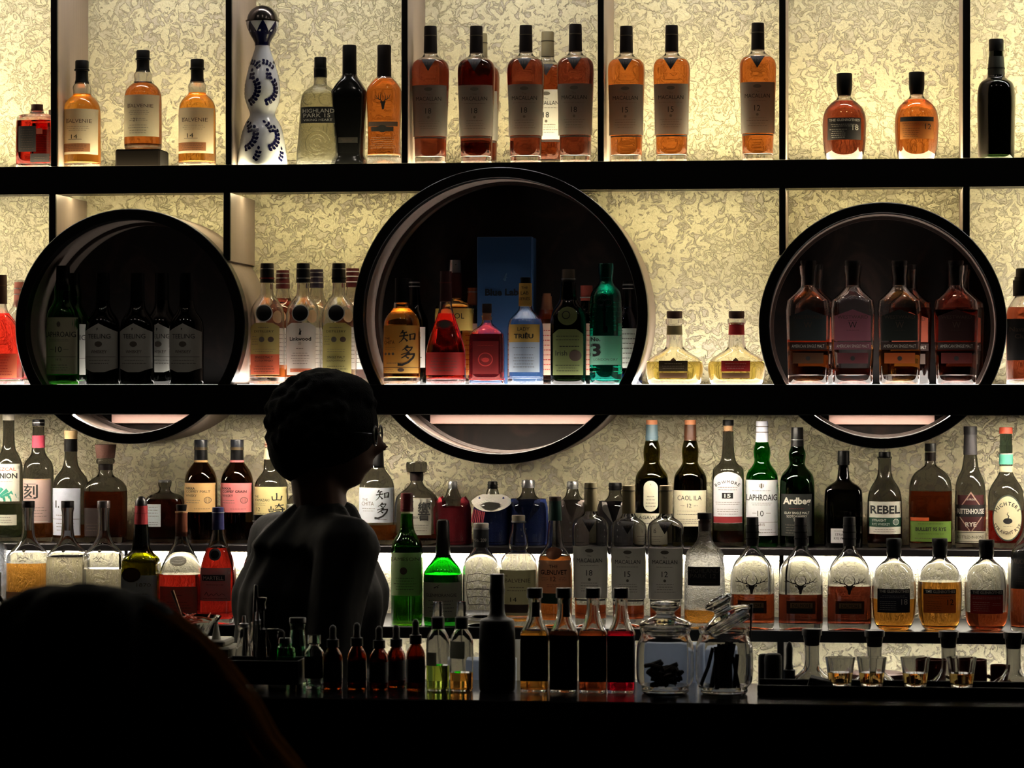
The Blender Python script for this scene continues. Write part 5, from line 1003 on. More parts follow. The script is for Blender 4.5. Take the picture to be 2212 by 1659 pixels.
KH2['p'] = [(B, 42, 1), (B-4, 44), (1300, 44), (1200, 43), (1188, 38), (1176, 24), (1165, 16), (1150, 14), (1124, 13.5)]; KH2['liq'] = (1312, AMB); KH2['glass'] = glass(.98, .98, .98, .02, .6, 130, warp=2.5)
KH2['labels'] = [(1220, 1260, -35, 35, BLACKP, 'rect', [('T', 'HIGHLAND', 1233, 9, GREYI, 0, 66), ('T', 'PARK 12', 1244, 9, GREYI, -2, 56), ('F', 1249, 1256, 1, -30, 30, MUTE)])]
bottle(KH2, 'whisky_bottle', 'clear embossed bottle with black band label on the lower tier', 1522, YB, ZB, 1108, g_bb)
def dal(lv, lq, lab):
    return dict(b=B+4, n=3.5, d=.85, base=12, wall=2.8, liq=(lv, lq), p=[(B+4, 46, 1), (B-2, 48), (1300, 48), (1240, 47), (1222, 43), (1205, 32), (1194, 21), (1184, 15), (1178, 13)],
        caps=[cap(M(.05, .05, .06, .35), (1178, 13.8), (1150, 14), (1120, 13.3), (1117, 13), bands=[(1150, 1147, 14.2, CAPB), (1164, 1161, 14.4, CAPB), (1136, 1134, 13.9, CAPB)])],
        labels=[(1293, 1320, -30, 32, paper(.34, .18, .12, .4), 'rect', [('R', 1297, 1308, -22, 26, paper(.75, .6, .42, .5)), ('T', 'DALMORE', 1307, 7.5, INK, 2, 40, .03), ('R', 1309, 1318, -22, 26, INK)])],
        print=[('S', stag_strokes(), 0, 1275, 34, 33, M(.1, .05, .03, .5), 'stag_emblem')])
bottle(dal(1280, RUST, 0), 'whisky_bottle', 'dome shouldered bottle with stag emblem, nearest the tilted jar lid, lower tier', 1625, YB, ZB, 1117, g_bb)
bottle(dal(1280, DEEP, 0), 'whisky_bottle', 'dome shouldered bottle with stag emblem, middle of the three on the lower tier', 1730, YB, ZB, 1117, g_bb)
bottle(dal(1262, DEEP, 0), 'whisky_bottle', 'dome shouldered bottle with stag emblem and the fullest liquid, lower tier', 1835, YB, ZB, 1117, g_bb)
def lsq(num, lq, labm, lv, txt=WINK):
    K = shiftK(squat(num, lq, labm, txt, lv=222), 1358-357); K['liq'] = (lv, lq)
    K['p'] = [(1358, 30, 1), (1353, 38), (1336, 45), (1300, 48), (1262, 48.5), (1240, 45), (1225, 36), (1214, 22), (1206, 15), (1200, 14)]
    K['caps'] = [cap(CAPB, (1206, 14), (1194, 16.5), (1184, 15.5), (1180, 17), (1168, 17), (1166, 16))]
    K['labels'] = [(1270, 1320, -36, 34, labm, 'rect', [('R', 1270, 1280, -36, 34, DARKP), ('T', 'THE GLENROTHES', 1278, 6, WINK, 0, 64, .02), ('F', 1283, 1290, 2, -32, 30, txt), ('F', 1294, 1316, 5, -32, 6, txt)]+([('T', num, 1303, 12, txt, 22)] if num else [('F', 1296, 1304, 2, 10, 30, txt)]))]
    return K
bottle(lsq('18', AMB, paper(.12, .12, .2, .15), 1292), 'whisky_bottle', 'squat round bottle with navy label numbered 18, lower tier', 1931, YB, ZB, 1163, g_bb)
bottle(lsq('12', AMB, paper(.85, .5, .2, .35), 1256, INK), 'whisky_bottle', 'squat round bottle with orange label numbered 12, lower tier', 2030, YB, ZB, 1163, g_bb)
bottle(lsq('', RUST, paper(.6, .14, .13, .3), 1318), 'whisky_bottle', 'squat round bottle with crimson label, lower tier', 2131, YB, ZB, 1166, g_bb)
KAU = dict(b=1362, base=8, liq=(1262, RUST), p=[(1362, 42, 1), (1358, 44), (1240, 44), (1196, 43), (1180, 36), (1160, 22), (1140, 14), (1110, 13)], caps=[cap(CAPB, (1140, 15), (1080, 14), (1078, 13))], labels=[(1192, 1270, -43, 43, paper(.07, .07, .07, .05), 'rect', [('T', 'AUCHENTOSHAN', 1216, 10, MUTE, 0, 78, .02), ('F', 1220, 1226, 1, -36, 36, MUTE), ('F', 1240, 1262, 4, -34, 20, MUTE)])])
bottle(KAU, 'whisky_bottle', 'amber bottle with black label cut by the right edge, lower tier', 2226, YB, ZB, 1078, g_bb)
# ------------------------------------------------------------------ things on the bar (feet near row 1497)
YC, B, g_n = -1.22, 1497, 'small things along the bar top'
AMG = glass(.62, .3, .1)
def sauce(lq, lab=True):
    return dict(b=B, n=5, d=.9, base=6, wall=2.4, liq=(1362, lq), p=[(B, 28, 1), (B-3, 30), (1375, 30), (1366, 29), (1352, 22), (1335, 16), (1315, 13.5), (1295, 13.5), (1291, 15), (1288, 14)], caps=[cap(CAPB, (1292, 15.5), (1291, 17), (1272, 17), (1270, 16.5), name='screw_cap')],
        labels=[(1372, 1472, -30, 30, paper(.03, .03, .03, .02), 'rect', [])] if lab else [])
g_s = 'square syrup bottles with black screw caps on the bar'
DKL = liquid(.25, .12, .06)
bottle(dict(sauce(AMB), print=[('R', 1300, 1332, -4, 12, BLACKP)]), 'syrup_bottle', 'square bottle with black cap, leftmost of four on the bar, amber at its foot', 1155, YC, ZC, 1270, g_s)
bottle(dict(sauce(DKL), print=[('R', 1290, 1332, 0, 14, BLACKP)]), 'syrup_bottle', 'square bottle with black cap, second from left of the four, yellowish strip', 1218, YC, ZC, 1270, g_s, labels=[(1372, 1490, -30, 30, paper(.03, .03, .03, .02), 'rect', [('R', 1380, 1440, -6, 8, MUTE)])])
bottle(sauce(RUST), 'syrup_bottle', 'square bottle with black cap, third from left of the four, copper liquid edge', 1281, YC, ZC, 1270, g_s)
bottle(sauce(liquid(.85, .1, .2)), 'syrup_bottle', 'square bottle with black cap, rightmost of the four, crimson liquid edge', 1342, YC, ZC, 1270, g_s)
KBN = dict(b=B, solid=True, bodyname='body', glass=M(.03, .03, .03, .5), p=[(B, 36, 1), (B-5, 39), (1450, 40), (1345, 38), (1338, 34), (1334, 16), (1290, 15), (1280, 17), (1272, 17)], caps=[cap(M(.1, .04, .03, .4), (1273, 17), (1262, 15.5), (1242, 15.5), (1240, 15), name='cap')])
bottle(KBN, 'liqueur_bottle', 'stout black bottle with dark red capsule standing among the bar-top bottles', 1074, YC, ZC, 1240, g_n)
def spray(lq, lv, lab, label, cx):
    K = dict(b=1492, base=4, wall=1.8, liq=(lv, lq), p=[(1492, 23, 1), (1489, 25), (1390, 25.5), (1375, 23), (1364, 17), (1357, 12), (1350, 11)], caps=[cap(M(.1, .1, .1, .5), (1358, 14), (1334, 14), (1332, 12), name='pump_collar'), cap(glass(.95, .95, .95, .1), (1333, 11.5), (1301, 10), (1299, 9), name='clear_cap')],
        labels=[(lab[0], lab[1], lab[2], lab[3], paper(.6, .6, .55, .4), 'rect', [])])
    r, S, kx, kz, zf = bottle(K, 'spray_bottle', label, cx, YC, ZC, 1299, 'clear atomiser bottles on the bar')
    G().tube([(0, 0, zf(1340)), (0, 0, zf(1370)), (.004, 0, zf(1440)), (.010, 0, zf(1486))], .0018, 6).obj('dip_tube', glass(.95, .95, .95), r)
spray(liquid(.85, .95, .4), 1437, (1408, 1437, -24, 0), 'clear atomiser bottle with yellow-green liquid on the bar', 946)
spray(AMB, 1452, (1384, 1421, -24, 10), 'clear atomiser bottle with amber liquid on the bar', 997)
def dropper(cx, top, Y, label, gl=AMG, zz=None, wd=21, b=1490, g='amber dropper bottles on the bar'):
    K = dict(b=b, base=4, wall=1.8, glass=gl, liq=(b-70, liquid(.5, .2, .08)), p=[(b, wd-2, 1), (b-3, wd), (b-72, wd), (b-84, wd-3), (b-94, 12), (b-98, 9.5), (b-104, 9.5)], caps=[cap(CAPB, (b-98, 13), (b-116, 13), (b-117, 10), name='collar'), cap(M(.03, .03, .03, .6), (b-117, 9), (b-124, 7), (b-142, 7.5), (b-148, 5), (b-150, 2), name='rubber_bulb')],
        labels=[(b-66, b-18, -wd+1, wd-1, paper(.05, .04, .03, .05), 'rect', [])] if gl is AMG else [])
    r, S, kx, kz, zf = bottle(K, 'dropper_bottle', label, cx, Y, zz if zz is not None else ZC, top, g)
    G().tube([(0, 0, zf(b-100)), (0, 0, zf(b-14))], .0016, 6).obj('pipette', CLR, r)
dropper(898, 1337, YC, 'amber dropper bottle next to the atomisers, brightest of five')
dropper(856, 1350, YC+.05, 'amber dropper bottle set back, second from the atomisers')
dropper(819, 1352, YC, 'amber dropper bottle, middle of the row of five')
dropper(771, 1345, YC, 'amber dropper bottle with a bright right edge, fourth from the atomisers')
dropper(719, 1350, YC, 'amber dropper bottle nearest the clear stoppered flask')
# clear stoppered flask and tall bottle
KSF = dict(b=1490, base=6, wall=2.2, p=[(1490, 18, 1), (1486, 19), (1472, 18), (1468, 21), (1420, 22), (1408, 20), (1400, 13), (1394, 10)], caps=[cap(glass(.95, .95, .95), (1396, 9), (1392, 14), (1374, 14.5), (1372, 14), name='square_stopper')], labels=[(1418, 1466, -20, 20, paper(.06, .05, .04, .05), 'rect', [])])
bottle(KSF, 'bitters_bottle', 'small clear flask with block stopper, right of the black caddy', 679, YC, ZC, 1371, g_n)
KTL = dict(b=1490, base=6, wall=2.4, glass=glass(.8, .95, .88), liq=(1400, liquid(.5, .75, .6)), p=[(1490, 22, 1), (1487, 24), (1430, 24), (1410, 19), (1380, 17), (1360, 15), (1352, 16), (1347, 17)], caps=[cap(M(.04, .05, .04, .4), (1362, 13), (1348, 14), (1346, 18), (1336, 18), (1334, 17), name='stopper')])
bottle(KTL, 'spirit_bottle', 'clear bottle with wide black stopper behind the black caddy', 643, YC+.07, ZC, 1334, g_n)
KPO = dict(b=1490, base=6, wall=2.4, p=[(1490, 20, 1), (1487, 22), (1430, 21), (1400, 17), (1375, 13), (1350, 11), (1345, 13), (1340, 12)], caps=[cap(SILV, (1345, 8), (1336, 10), (1334, 5), (1316, 3.5), name='pourer')])
bottle(KPO, 'spirit_bottle', 'slim clear bottle with metal collar at the left inside edge of the caddy', 527, YC+.07, ZC, 1330, g_n)
bottle(dict(KPO, p=[(1490, 22, 1), (1487, 24), (1430, 23), (1400, 20), (1370, 15), (1350, 12), (1345, 14), (1340, 13)]), 'spirit_bottle', 'clear bottle with black pour spout beside the muddler', 556, YC+.09, ZC, 1322, g_n)
# caddy: black tray on short feet
def bp(px, py, Y=YC): return P(px, py, Y)
a, b_ = bp(492, 1420), bp(656, 1474)
cd = empty('bar_caddy', ((a.x+b_.x)/2, YC, ZC), 'black open bar caddy on short feet holding tools at the left of the bar', 'caddy', g_n)
hx = (b_.x-a.x)/2; z0, z1 = b_.z-ZC, a.z-ZC; T = .003
G().bbox(-hx, hx, -.055, -.055+T, z0, z1, .001).obj('front_wall', BLK, cd, smooth=False); G().bbox(-hx, hx, .03, .03+T, z0, z1, .001).obj('back_wall', BLK, cd, smooth=False)
G().bbox(-hx, -hx+T, -.052, .03, z0, z1, .001).obj('side_wall', BLK, cd, smooth=False); G().bbox(hx-T, hx, -.052, .03, z0, z1, .001).obj('side_wall', BLK, cd, smooth=False)
G().bbox(-hx+T, hx-T, -.052, .03, z0, z0+T, .0005).obj('tray_floor', BLK, cd, smooth=False)
for sx in (-1, 1):
    for sy in (-.045, .022): G().lathe([(0, .006), (z0, .007)], 12, c=(sx*(hx-.012), sy)).obj('foot', M(.5, .5, .48, .3, .6), cd)
# tools standing in the caddy
def tool(name, label, px, build):
    p = bp(px, 1474, YC-.01); r = empty(name, (p.x, YC-.01, ZC+z0+T+.0005), label, 'tool', g_n); build(r); return r
u = (z_at(500, 1000, YC)-z_at(500, 1001, YC))
CHR = M(.55, .55, .55, .2, 1)
def mud(r):
    G().lathe([(0, 9*u), (110*u, 8*u), (114*u, 4*u), (150*u, 3.5*u), (155*u, 8*u), (166*u, 6*u), (176*u, 10*u), (179*u, 9*u)], 16).obj('handle', M(.06, .06, .06, .25), r)
tool('muddler', 'black muddler with waisted knob rising highest right in the caddy', 567, mud)
def tng(r):
    for s in (-1, 1): 
        g = G(); g.tube([(s*.001, 0, 0), (s*5*u, 0, 90*u), (s*4*u, 0, 160*u), (s*1.5*u, 0, 205*u)], .0022, 6); g.obj('prong', CHR, r)
    G().tube([(-.002, 0, .002), (.002, 0, .002)], .003, 8).obj('hinge', CHR, r)
tool('bar_tweezers', 'long steel tweezers pointing upward from the caddy', 553, tng)
def jig(r):
    G().lathe([(0, 13*u), (60*u, 9*u), (75*u, 5*u), (90*u, 10*u), (112*u, 13*u)], 20).obj('double_cup', M(.12, .12, .12, .25, .8), r)
tool('jigger', 'dark double-ended jigger in the middle of the caddy', 590, jig)
def cut(r): G().tube([(0, 0, 0), (0, 0, 100*u)]+[(8*u-8*u*math.cos(t), 0, 100*u+9*u*math.sin(t)) for t in [i*math.pi/8 for i in range(9)]]+[(16*u, 0, 60*u)], .0018, 6).obj('wire_loop', CHR, r)
tool('hawthorne_strainer', 'looped wire strainer handle in the caddy', 598, cut)
K = dict(b=1474, base=5, wall=2.4, glass=glass(.3, .75, .45), p=[(1474, 20, 1), (1470, 22), (1410, 22), (1400, 20), (1396, 13), (1388, 13)], caps=[cap(M(.05, .12, .08, .4), (1390, 14), (1380, 13), (1378, 12))])
bottle(K, 'bitters_bottle', 'short green glass bottle in the caddy', 616, YC+.0, ZC+z0+T+.0005, 1378, g_n)
# ---- pale containers and garnish bowl at the left, behind the hair
YL = -1.12
def at(px, Y=YL): return P(px, 832, Y).x
zb_ = ZC
PLW = M(.62, .60, .52, .6); 
t = empty('ingredient_tub', ((at(395)+at(509))/2, YL, zb_), 'pale plastic tub with stepped lid beside the bartender', 'container', g_n)
hw = (at(509)-at(395))/2; h1, h2, h3 = [z_at(450, r, YL)-zb_ for r in (1393, 1379, 1376)]
G().bbox(-hw, hw, -.05, .05, 0, h1, .004).obj('tub', PLW, t, smooth=False); G().bbox(-hw, hw-.012, -.045, .045, h1+.0003, h2, .003).obj('lid', M(.7, .69, .63, .5), t, smooth=False)
sx = P(472, 832, YL).x; s_ = empty('nozzle_tip', (sx, YL-.02, zb_+h2+.0008), 'pale conical squeeze nozzle standing on the plastic tub', 'nozzle', g_n)
hn = z_at(450, 1342, YL)-zb_-h2
G().lathe([(0, .009), (hn*.9, .0035)], 16).obj('cone', M(.75, .74, .68, .5), s_); G().lathe([(hn*.9, .0035), (hn, .003)], 12).obj('tip', M(.6, .6, .55, .5), s_)
bz = z_at(415, 1378, YL-.005)
# glass bowl of dried peel
bw = P(405, 832, YL); bowl = empty('garnish_bowl', (bw.x, YL+.01, zb_+h2+.0008), 'glass bowl of orange dried peel with a spoon at the left of the bar', 'bowl', g_n)
zr_ = z_at(405, 1333, YL)-zb_-h2; R_ = 70*pxm(405, YL)[0]
gb = G().lathe([(0, R_*.5), (.003, R_*.55), (zr_, R_), (zr_, R_-.002), (.005, R_*.5), (.0048, .001)], 32, close=False); gb.obj('vessel', CLR, bowl)
rr = random.Random(3)
for k in range(34):
    a = rr.uniform(0, 6.28); q = rr.uniform(0, R_*.75); x, y = q*math.cos(a), q*math.sin(a); an = rr.uniform(0, 6.28); L_ = rr.uniform(.012, .022); z = zr_*rr.uniform(.55, .95)
    G().tube([(x-math.cos(an)*L_, y-math.sin(an)*L_, z), (x, y, z+.004), (x+math.cos(an)*L_, y+math.sin(an)*L_, z+rr.uniform(.002, .014))], .0022, 5, .0008).obj('peel', M(.9, .38, .14, .5), bowl)
p0, p1 = P(393, 1332, YL+.01), P(372, 1276, YL+.01); G().tube([p0-bowl.location, (p0+p1)/2-bowl.location, p1-bowl.location], lambda q: .0016+.0022*q, 8).obj('spoon_handle', M(.45, .36, .3, .3, .9), bowl)
# tall glass with a metal straw cut by the left edge
xg = P(14, 832, -1.2).x; tg = empty('highball_glass', (xg+.012, -1.2, ZC), 'tall tumbler with a metal straw, mostly behind the dark head at the left', 'glass', g_n)
G().lathe([(0, .028), (.12, .034), (.12, .032), (.008, .026), (.008, .001)], 32, close=False).obj('tumbler', CLR, tg)
p0, p1 = P(26, 1336, -1.2)-tg.location, P(-16, 1262, -1.2)-tg.location; G().tube([p0+(p0-p1)*.9, p1], .0035, 10).obj('metal_straw', M(.5, .45, .42, .2, 1), tg)
# ---- apothecary jars
def jar(cx, label, tilt=0):
    K = dict(b=B+1, seg=44, base=7, wall=3, p=[(B+1, 46, 1), (B-4, 52), (B-14, 50), (B-22, 60), (1455, 63), (1405, 62.5), (1390, 60), (1380, 54), (1368, 52), (1362, 55), (1356, 55)])
    r, S, kx, kz, zf = bottle(K, 'glass_jar', label, cx, YC, ZC, 1355, 'glass apothecary jars on the bar', 'jar')
    z0 = zf(1356)
    pr = [(-16*kz, 38), (-16*kz, 44), (0.0004, 47), (.0004, 56), (4*kz, 58), (9*kz, 56), (16*kz, 44), (22*kz, 26), (27*kz, 19), (33*kz, 20), (40*kz, 30), (46*kz, 33), (52*kz, 29), (56*kz, 16), (57*kz, 2)]
    prs = smooth_prof([(h, w*kx) for h, w in pr], 2)
    ld = G().lathe(prs, 40).obj('lid', CLR, r, angle=50)
    for j in range(3): G().lathe([((-13+4*j)*kz, 45*kx), ((-12+4*j)*kz, 47*kx), ((-11+4*j)*kz, 45*kx)], 32, close=False).obj('seal_ring', glass(.8, .8, .76, .1), ld)
    if tilt:
        ld.rotation_euler = (0, -tilt, 0); ld.location = (10*kx, 0, z0+14*kz)
    else: ld.location = (0, 0, z0+.0005)
    return r, kx, kz, zf
r, kx, kz, zf = jar(1437, 'closed lidded glass jar holding short pieces of dark bark')
DW = M(.09, .045, .03, .8, bump=.5, scale=300)
rr = random.Random(5)
for k in range(44):
    a = rr.uniform(0, 6.28); q = rr.uniform(.1, 1)*40*kx; x, y = q*math.cos(a), q*math.sin(a)*.9; h = zf(1480)+rr.uniform(0, 62)*kz*(.45+.55*abs(x)/(36*kx))
    an = rr.uniform(0, 6.28); el = rr.uniform(-.3, .8); L_ = rr.uniform(10, 24)*kx
    d = Vector((math.cos(an)*math.cos(el), math.sin(an)*math.cos(el)*.6, abs(math.sin(el)))); p = Vector((x, y, h))
    e = p+d*L_; m_ = math.hypot(e.x, e.y); s0 = p-d*L_*.6
    if m_ > 52*kx: e.x *= 52*kx/m_; e.y *= 52*kx/m_
    m2 = math.hypot(s0.x, s0.y)
    if m2 > 52*kx: s0.x *= 52*kx/m2; s0.y *= 52*kx/m2
    s0.z = max(s0.z, zf(1486)+.004)
    G().tube([s0, e], rr.uniform(4, 7.5)*kx, 7).obj('bark_piece', DW, r)
r, kx, kz, zf = jar(1564, 'glass jar with tilted lid full of upright dark sticks', .5)
for k in range(26):
    a = rr.uniform(0, 6.28); q = rr.uniform(0, 1)*30*kx; x, y = q*math.cos(a), q*math.sin(a)
    t0 = Vector((x+rr.uniform(-8, 8)*kx, y, zf(1488)+.002)); t1 = Vector((x*.8+8*kx+rr.uniform(-14, 14)*kx, y*.8, zf(rr.uniform(1385, 1425))))
    G().tube([t0, t1], rr.uniform(3.5, 5.5)*kx, 7).obj('dark_stick', DW, r)
G().tube([(-52*kx, -.004, zf(1484)), (-34*kx, -.004, zf(1440)), (-24*kx, -.004, zf(1400))], 4*kx, 8).obj('dark_stick', DW, r)
p = P(1622, 1305, YC)-r.location; G().tube([(p.x-.002, 0, zf(1420)), (p.x-.001, 0, zf(1375)), (p.x, 0, zf(1350)), (p.x+.001, 0, p.z)], lambda q: .0012+.0022*max(q-.55, 0)/.45, 8).obj('spoon_handle', M(.03, .03, .03, .4), r)
# ---- black bar mat, shot glasses, folded cloth
x0, x1 = P(1636, 832, -1.25).x, P(2330, 832, -1.25).x
mt = empty('bar_mat', ((x0+x1)/2, -1.2, ZC), 'long black rubber bar mat under the four small glasses', 'mat', g_n)
hw = (x1-x0)/2; zm = z_at(1900, 1489, -1.25)-ZC; zm = max(zm, .008)
G().bbox(-hw, hw, -.06, .06, 0, zm*.6, .002).obj('mat_base', BLK2, mt, smooth=False)
for (ya, yb) in ((-.06, -.054), (.054, .06)): G().bbox(-hw, hw, ya, yb, zm*.6, zm+.006, .001).obj('raised_rim', BLK2, mt, smooth=False)
def shot(cx, lq, label, wide=1):
    K = dict(b=1493, base=9, wall=3.6, seg=20, liq=(1457, lq), p=[(1493, 23, 1), (1489, 24.5), (1470, 26.5), (1430, 31.5), (1420, 33)])
    r, S, kx, kz, zf = bottle(K, 'shot_glass', label, cx, -1.215, ZC+zm+.0004, 1420, 'small tapered glasses on the bar mat', 'glass')
    return r
S_A = liquid(1, .86, .55)
shot(1815, S_A, 'small tapered glass of amber, leftmost of four on the mat')
shot(1883, S_A, 'small tapered glass of amber, second from left on the mat')
shot(1977, S_A, 'small tapered glass of amber, standing alone third from left')
shot(2077, S_A, 'small tapered glass of amber, rightmost of four on the mat')
p = P(1768, 1490, -1.24)
cl = G(); hz = .022
cl.add([(-.022, -.02, 0), (.03, -.02, 0), (.03, .03, 0), (-.022, .03, 0), (-.016, -.016, hz*.9), (.022, -.012, hz*.55), (.022, .022, hz*.6), (-.014, .024, hz)], [(0, 1, 2, 3), (4, 7, 6, 5), (0, 4, 5, 1), (1, 5, 6, 2), (2, 6, 7, 3), (3, 7, 4, 0)])
o = cl.obj('folded_cloth', M(.03, .03, .03, .9, bump=.6, scale=300), None, smooth=False); o.location = (p.x, -1.235, ZC+zm+.0004)
bv = o.modifiers.new('b', 'BEVEL'); bv.width = .002; bv.segments = 2
tag(o, 'small black folded bar cloth on the mat left of the glasses', 'cloth', g_n)
# ------------------------------------------------------------------ things on the service ledge behind the bar
YS, g_w = -.95, 'things on the service ledge behind the bar'
KDC = dict(b=1680, n=2, base=10, wall=3, liq=(1540, PALE), p=[(1680, 66, 1), (1674, 70), (1520, 70), (1490, 62), (1470, 38), (1455, 20), (1440, 15.5), (1400, 15.5), (1372, 19), (1366, 19)], caps=[cap(M(.04, .04, .04, .5), (1398, 13), (1376, 17), (1374, 21.5), (1362, 22), (1359, 21), name='stopper')])
for cx_, tp_, lb in ((1754, 1358, 'clear round decanter with black stopper behind the leftmost small glasses'), (1889, 1361, 'clear round decanter with black stopper behind the second small glass'), (2049, 1363, 'clear round decanter with black stopper behind the rightmost small glass'), (2189, 1365, 'clear round decanter with black stopper at the right edge behind the bar')):
    bottle(KDC, 'decanter', lb, cx_, YS, ZW, tp_, 'round decanters behind the bar')
def canister(cx, py, hw_, label, m, Y=YS+.03, name='canister'):
    p = P(cx, py, Y); k = pxm(cx, Y)[0]; h = p.z-ZW; r = empty(name, (p.x, Y, ZW), label, 'container', g_w)
    G().lathe([(0, hw_*k*.95), (.004, hw_*k), (h-.02, hw_*k)], 28).obj('body', m, r); G().lathe(smooth_prof([(h-.0198, hw_*k*1.02), (h-.006, hw_*k*1.0), (h, hw_*k*.8), (h, .001)]), 28).obj('lid', m, r)
canister(1650, 1412, 12, 'narrow black canister left of the round-topped black canister', BLK2, YS+.06)
canister(1670, 1411, 19, 'round-topped black canister behind the tilted jar', BLK2)
dropper(1705, 1386, YS, 'dark slim dropper bottle behind the bar beside the decanter', glass(.1, .1, .1), ZW, 14, 1490, g_w)
CU = M(.35, .14, .1, .35, .8)
def mug(cx, py, hw_, label):
    p = P(cx, py, YS+.06); k = pxm(cx, YS)[0]; h = p.z-ZW; r = empty('copper_mug', (p.x, YS+.06, ZW), label, 'mug', 'copper mugs behind the bar')
    G().lathe(smooth_prof([(0, hw_*k*.8), (.01, hw_*k*.95), (h*.5, hw_*k), (h-.002, hw_*k*.95), (h, hw_*k*.97), (h, hw_*k*.92), (h*.5, hw_*k*.93), (.014, hw_*k*.85), (.012, .001)]), 28, close=False).obj('cup', CU, r)
    G().tube([(hw_*k*.95, 0, h*.85), (hw_*k*1.5, 0, h*.8), (hw_*k*1.5, 0, h*.4), (hw_*k*.95, 0, h*.3)], .004, 8).obj('handle', M(.7, .6, .5, .25, .9), r)
mug(2010, 1424, 34, 'copper mug half hidden behind the decanter near the third small glass'); mug(2098, 1424, 36, 'copper mug behind the rightmost small glass')
mug(2158, 1436, 20, 'smaller copper mug left of the last decanter')
def carton(xa, xb, py, label, m, Y=YS+.02):
    p, q = P(xa, py, Y), P(xb, py, Y); r = empty('paper_carton', ((p.x+q.x)/2, Y, ZW), label, 'carton', g_w); h = p.z-ZW; w_ = (q.x-p.x)/2
    G().bbox(-w_, w_, -.035, .035, 0, h, .002).obj('box', m, r, smooth=False); G().bbox(-w_*.5, w_*.5, -.0365, -.0352, h*.3, h*.6, .0005).obj('printed_panel', M(.2, .25, .55, .6), r, smooth=False)
CWH = paper(.86, .90, .96, .5)
carton(1016, 1112, 1422, 'white carton with blue print behind the stout black bottle', CWH)
carton(1378, 1505, 1388, 'white carton seen through the closed glass jar', CWH)
carton(1512, 1600, 1400, 'white carton seen through the jar of dark sticks', CWH, YS+.03)
canister(1530, 1450, 60, 'low steel tin behind the glass jars', M(.4, .38, .36, .35, .8), YS-.03) if False else None
tn = P(1905, 1452, YS+.07); r = empty('steel_tin', (tn.x-.01, YS+.07, ZW), 'low steel tin between the second and third small glasses behind the bar', 'container', g_w); h = tn.z-ZW
G().lathe([(0, .055), (h-.01, .055)], 32).obj('body', M(.5, .48, .46, .3, .9), r); G().lathe([(h-.0098, .057), (h-.002, .057), (h, .05)], 32).obj('lid', M(.42, .3, .27, .35, .8), r)
# ------------------------------------------------------------------ people
class Lump(G):
    def ball(s, c, r, seg=14):
        if not hasattr(r, '__len__'): r = (r, r, r)
        n = len(s.v); R = seg//2
        s.v.append((c[0], c[1], c[2]-r[2]))
        for j in range(1, R):
            t = -math.pi/2+math.pi*j/R
            for i in range(seg): a = 2*math.pi*i/seg; s.v.append((c[0]+r[0]*math.cos(t)*math.cos(a), c[1]+r[1]*math.cos(t)*math.sin(a), c[2]+r[2]*math.sin(t)))
        s.v.append((c[0], c[1], c[2]+r[2])); m = len(s.v)-1
        for i in range(seg):
            k = (i+1) % seg; s.f.append((n, n+1+k, n+1+i)); s.f.append((m, m-seg+i, m-seg+k))
            for j in range(R-2): a = n+1+j*seg; s.f.append((a+i, a+k, a+seg+k, a+seg+i))
        return s
    def chain(s, pts, step=.012, seg=12):
        """pts: (x, y, z, radius or (rx, ry, rz)); blends ellipsoids between joints"""
        for a, b in zip(pts[:-1], pts[1:]):
            pa, pb = Vector(a[:3]), Vector(b[:3]); n = max(int((pb-pa).length/step), 1)
            ra = a[3] if hasattr(a[3], '__len__') else (a[3],)*3; rb = b[3] if hasattr(b[3], '__len__') else (b[3],)*3
            for i in range(n+1):
                t = i/n; s.ball(pa.lerp(pb, t), [ra[k]+(rb[k]-ra[k])*t for k in range(3)], seg)
        return s
def fuse(name, g, mat, parent, voxel=.007, smooth=6, rot=None, disp=None):
    o = mesh(name, g.v, g.f, mat); m = o.modifiers.new('r', 'REMESH'); m.mode = 'VOXEL'; m.voxel_size = voxel
    s = o.modifiers.new('s', 'SMOOTH'); s.iterations = smooth; s.factor = .6
    dg = bpy.context.evaluated_depsgraph_get(); me = bpy.data.meshes.new_from_object(o.evaluated_get(dg)); bpy.data.objects.remove(o)
    if disp:
        for v in me.vertices: v.co = disp(v.co)
    me.polygons.foreach_set('use_smooth', [True]*len(me.polygons)); me.materials.clear(); me.materials.append(mat)
    r = bpy.data.objects.new(name, me); COL.objects.link(r); r.parent = parent; return r
SKIN = M(.30, .19, .13, .6, spec=.3); 
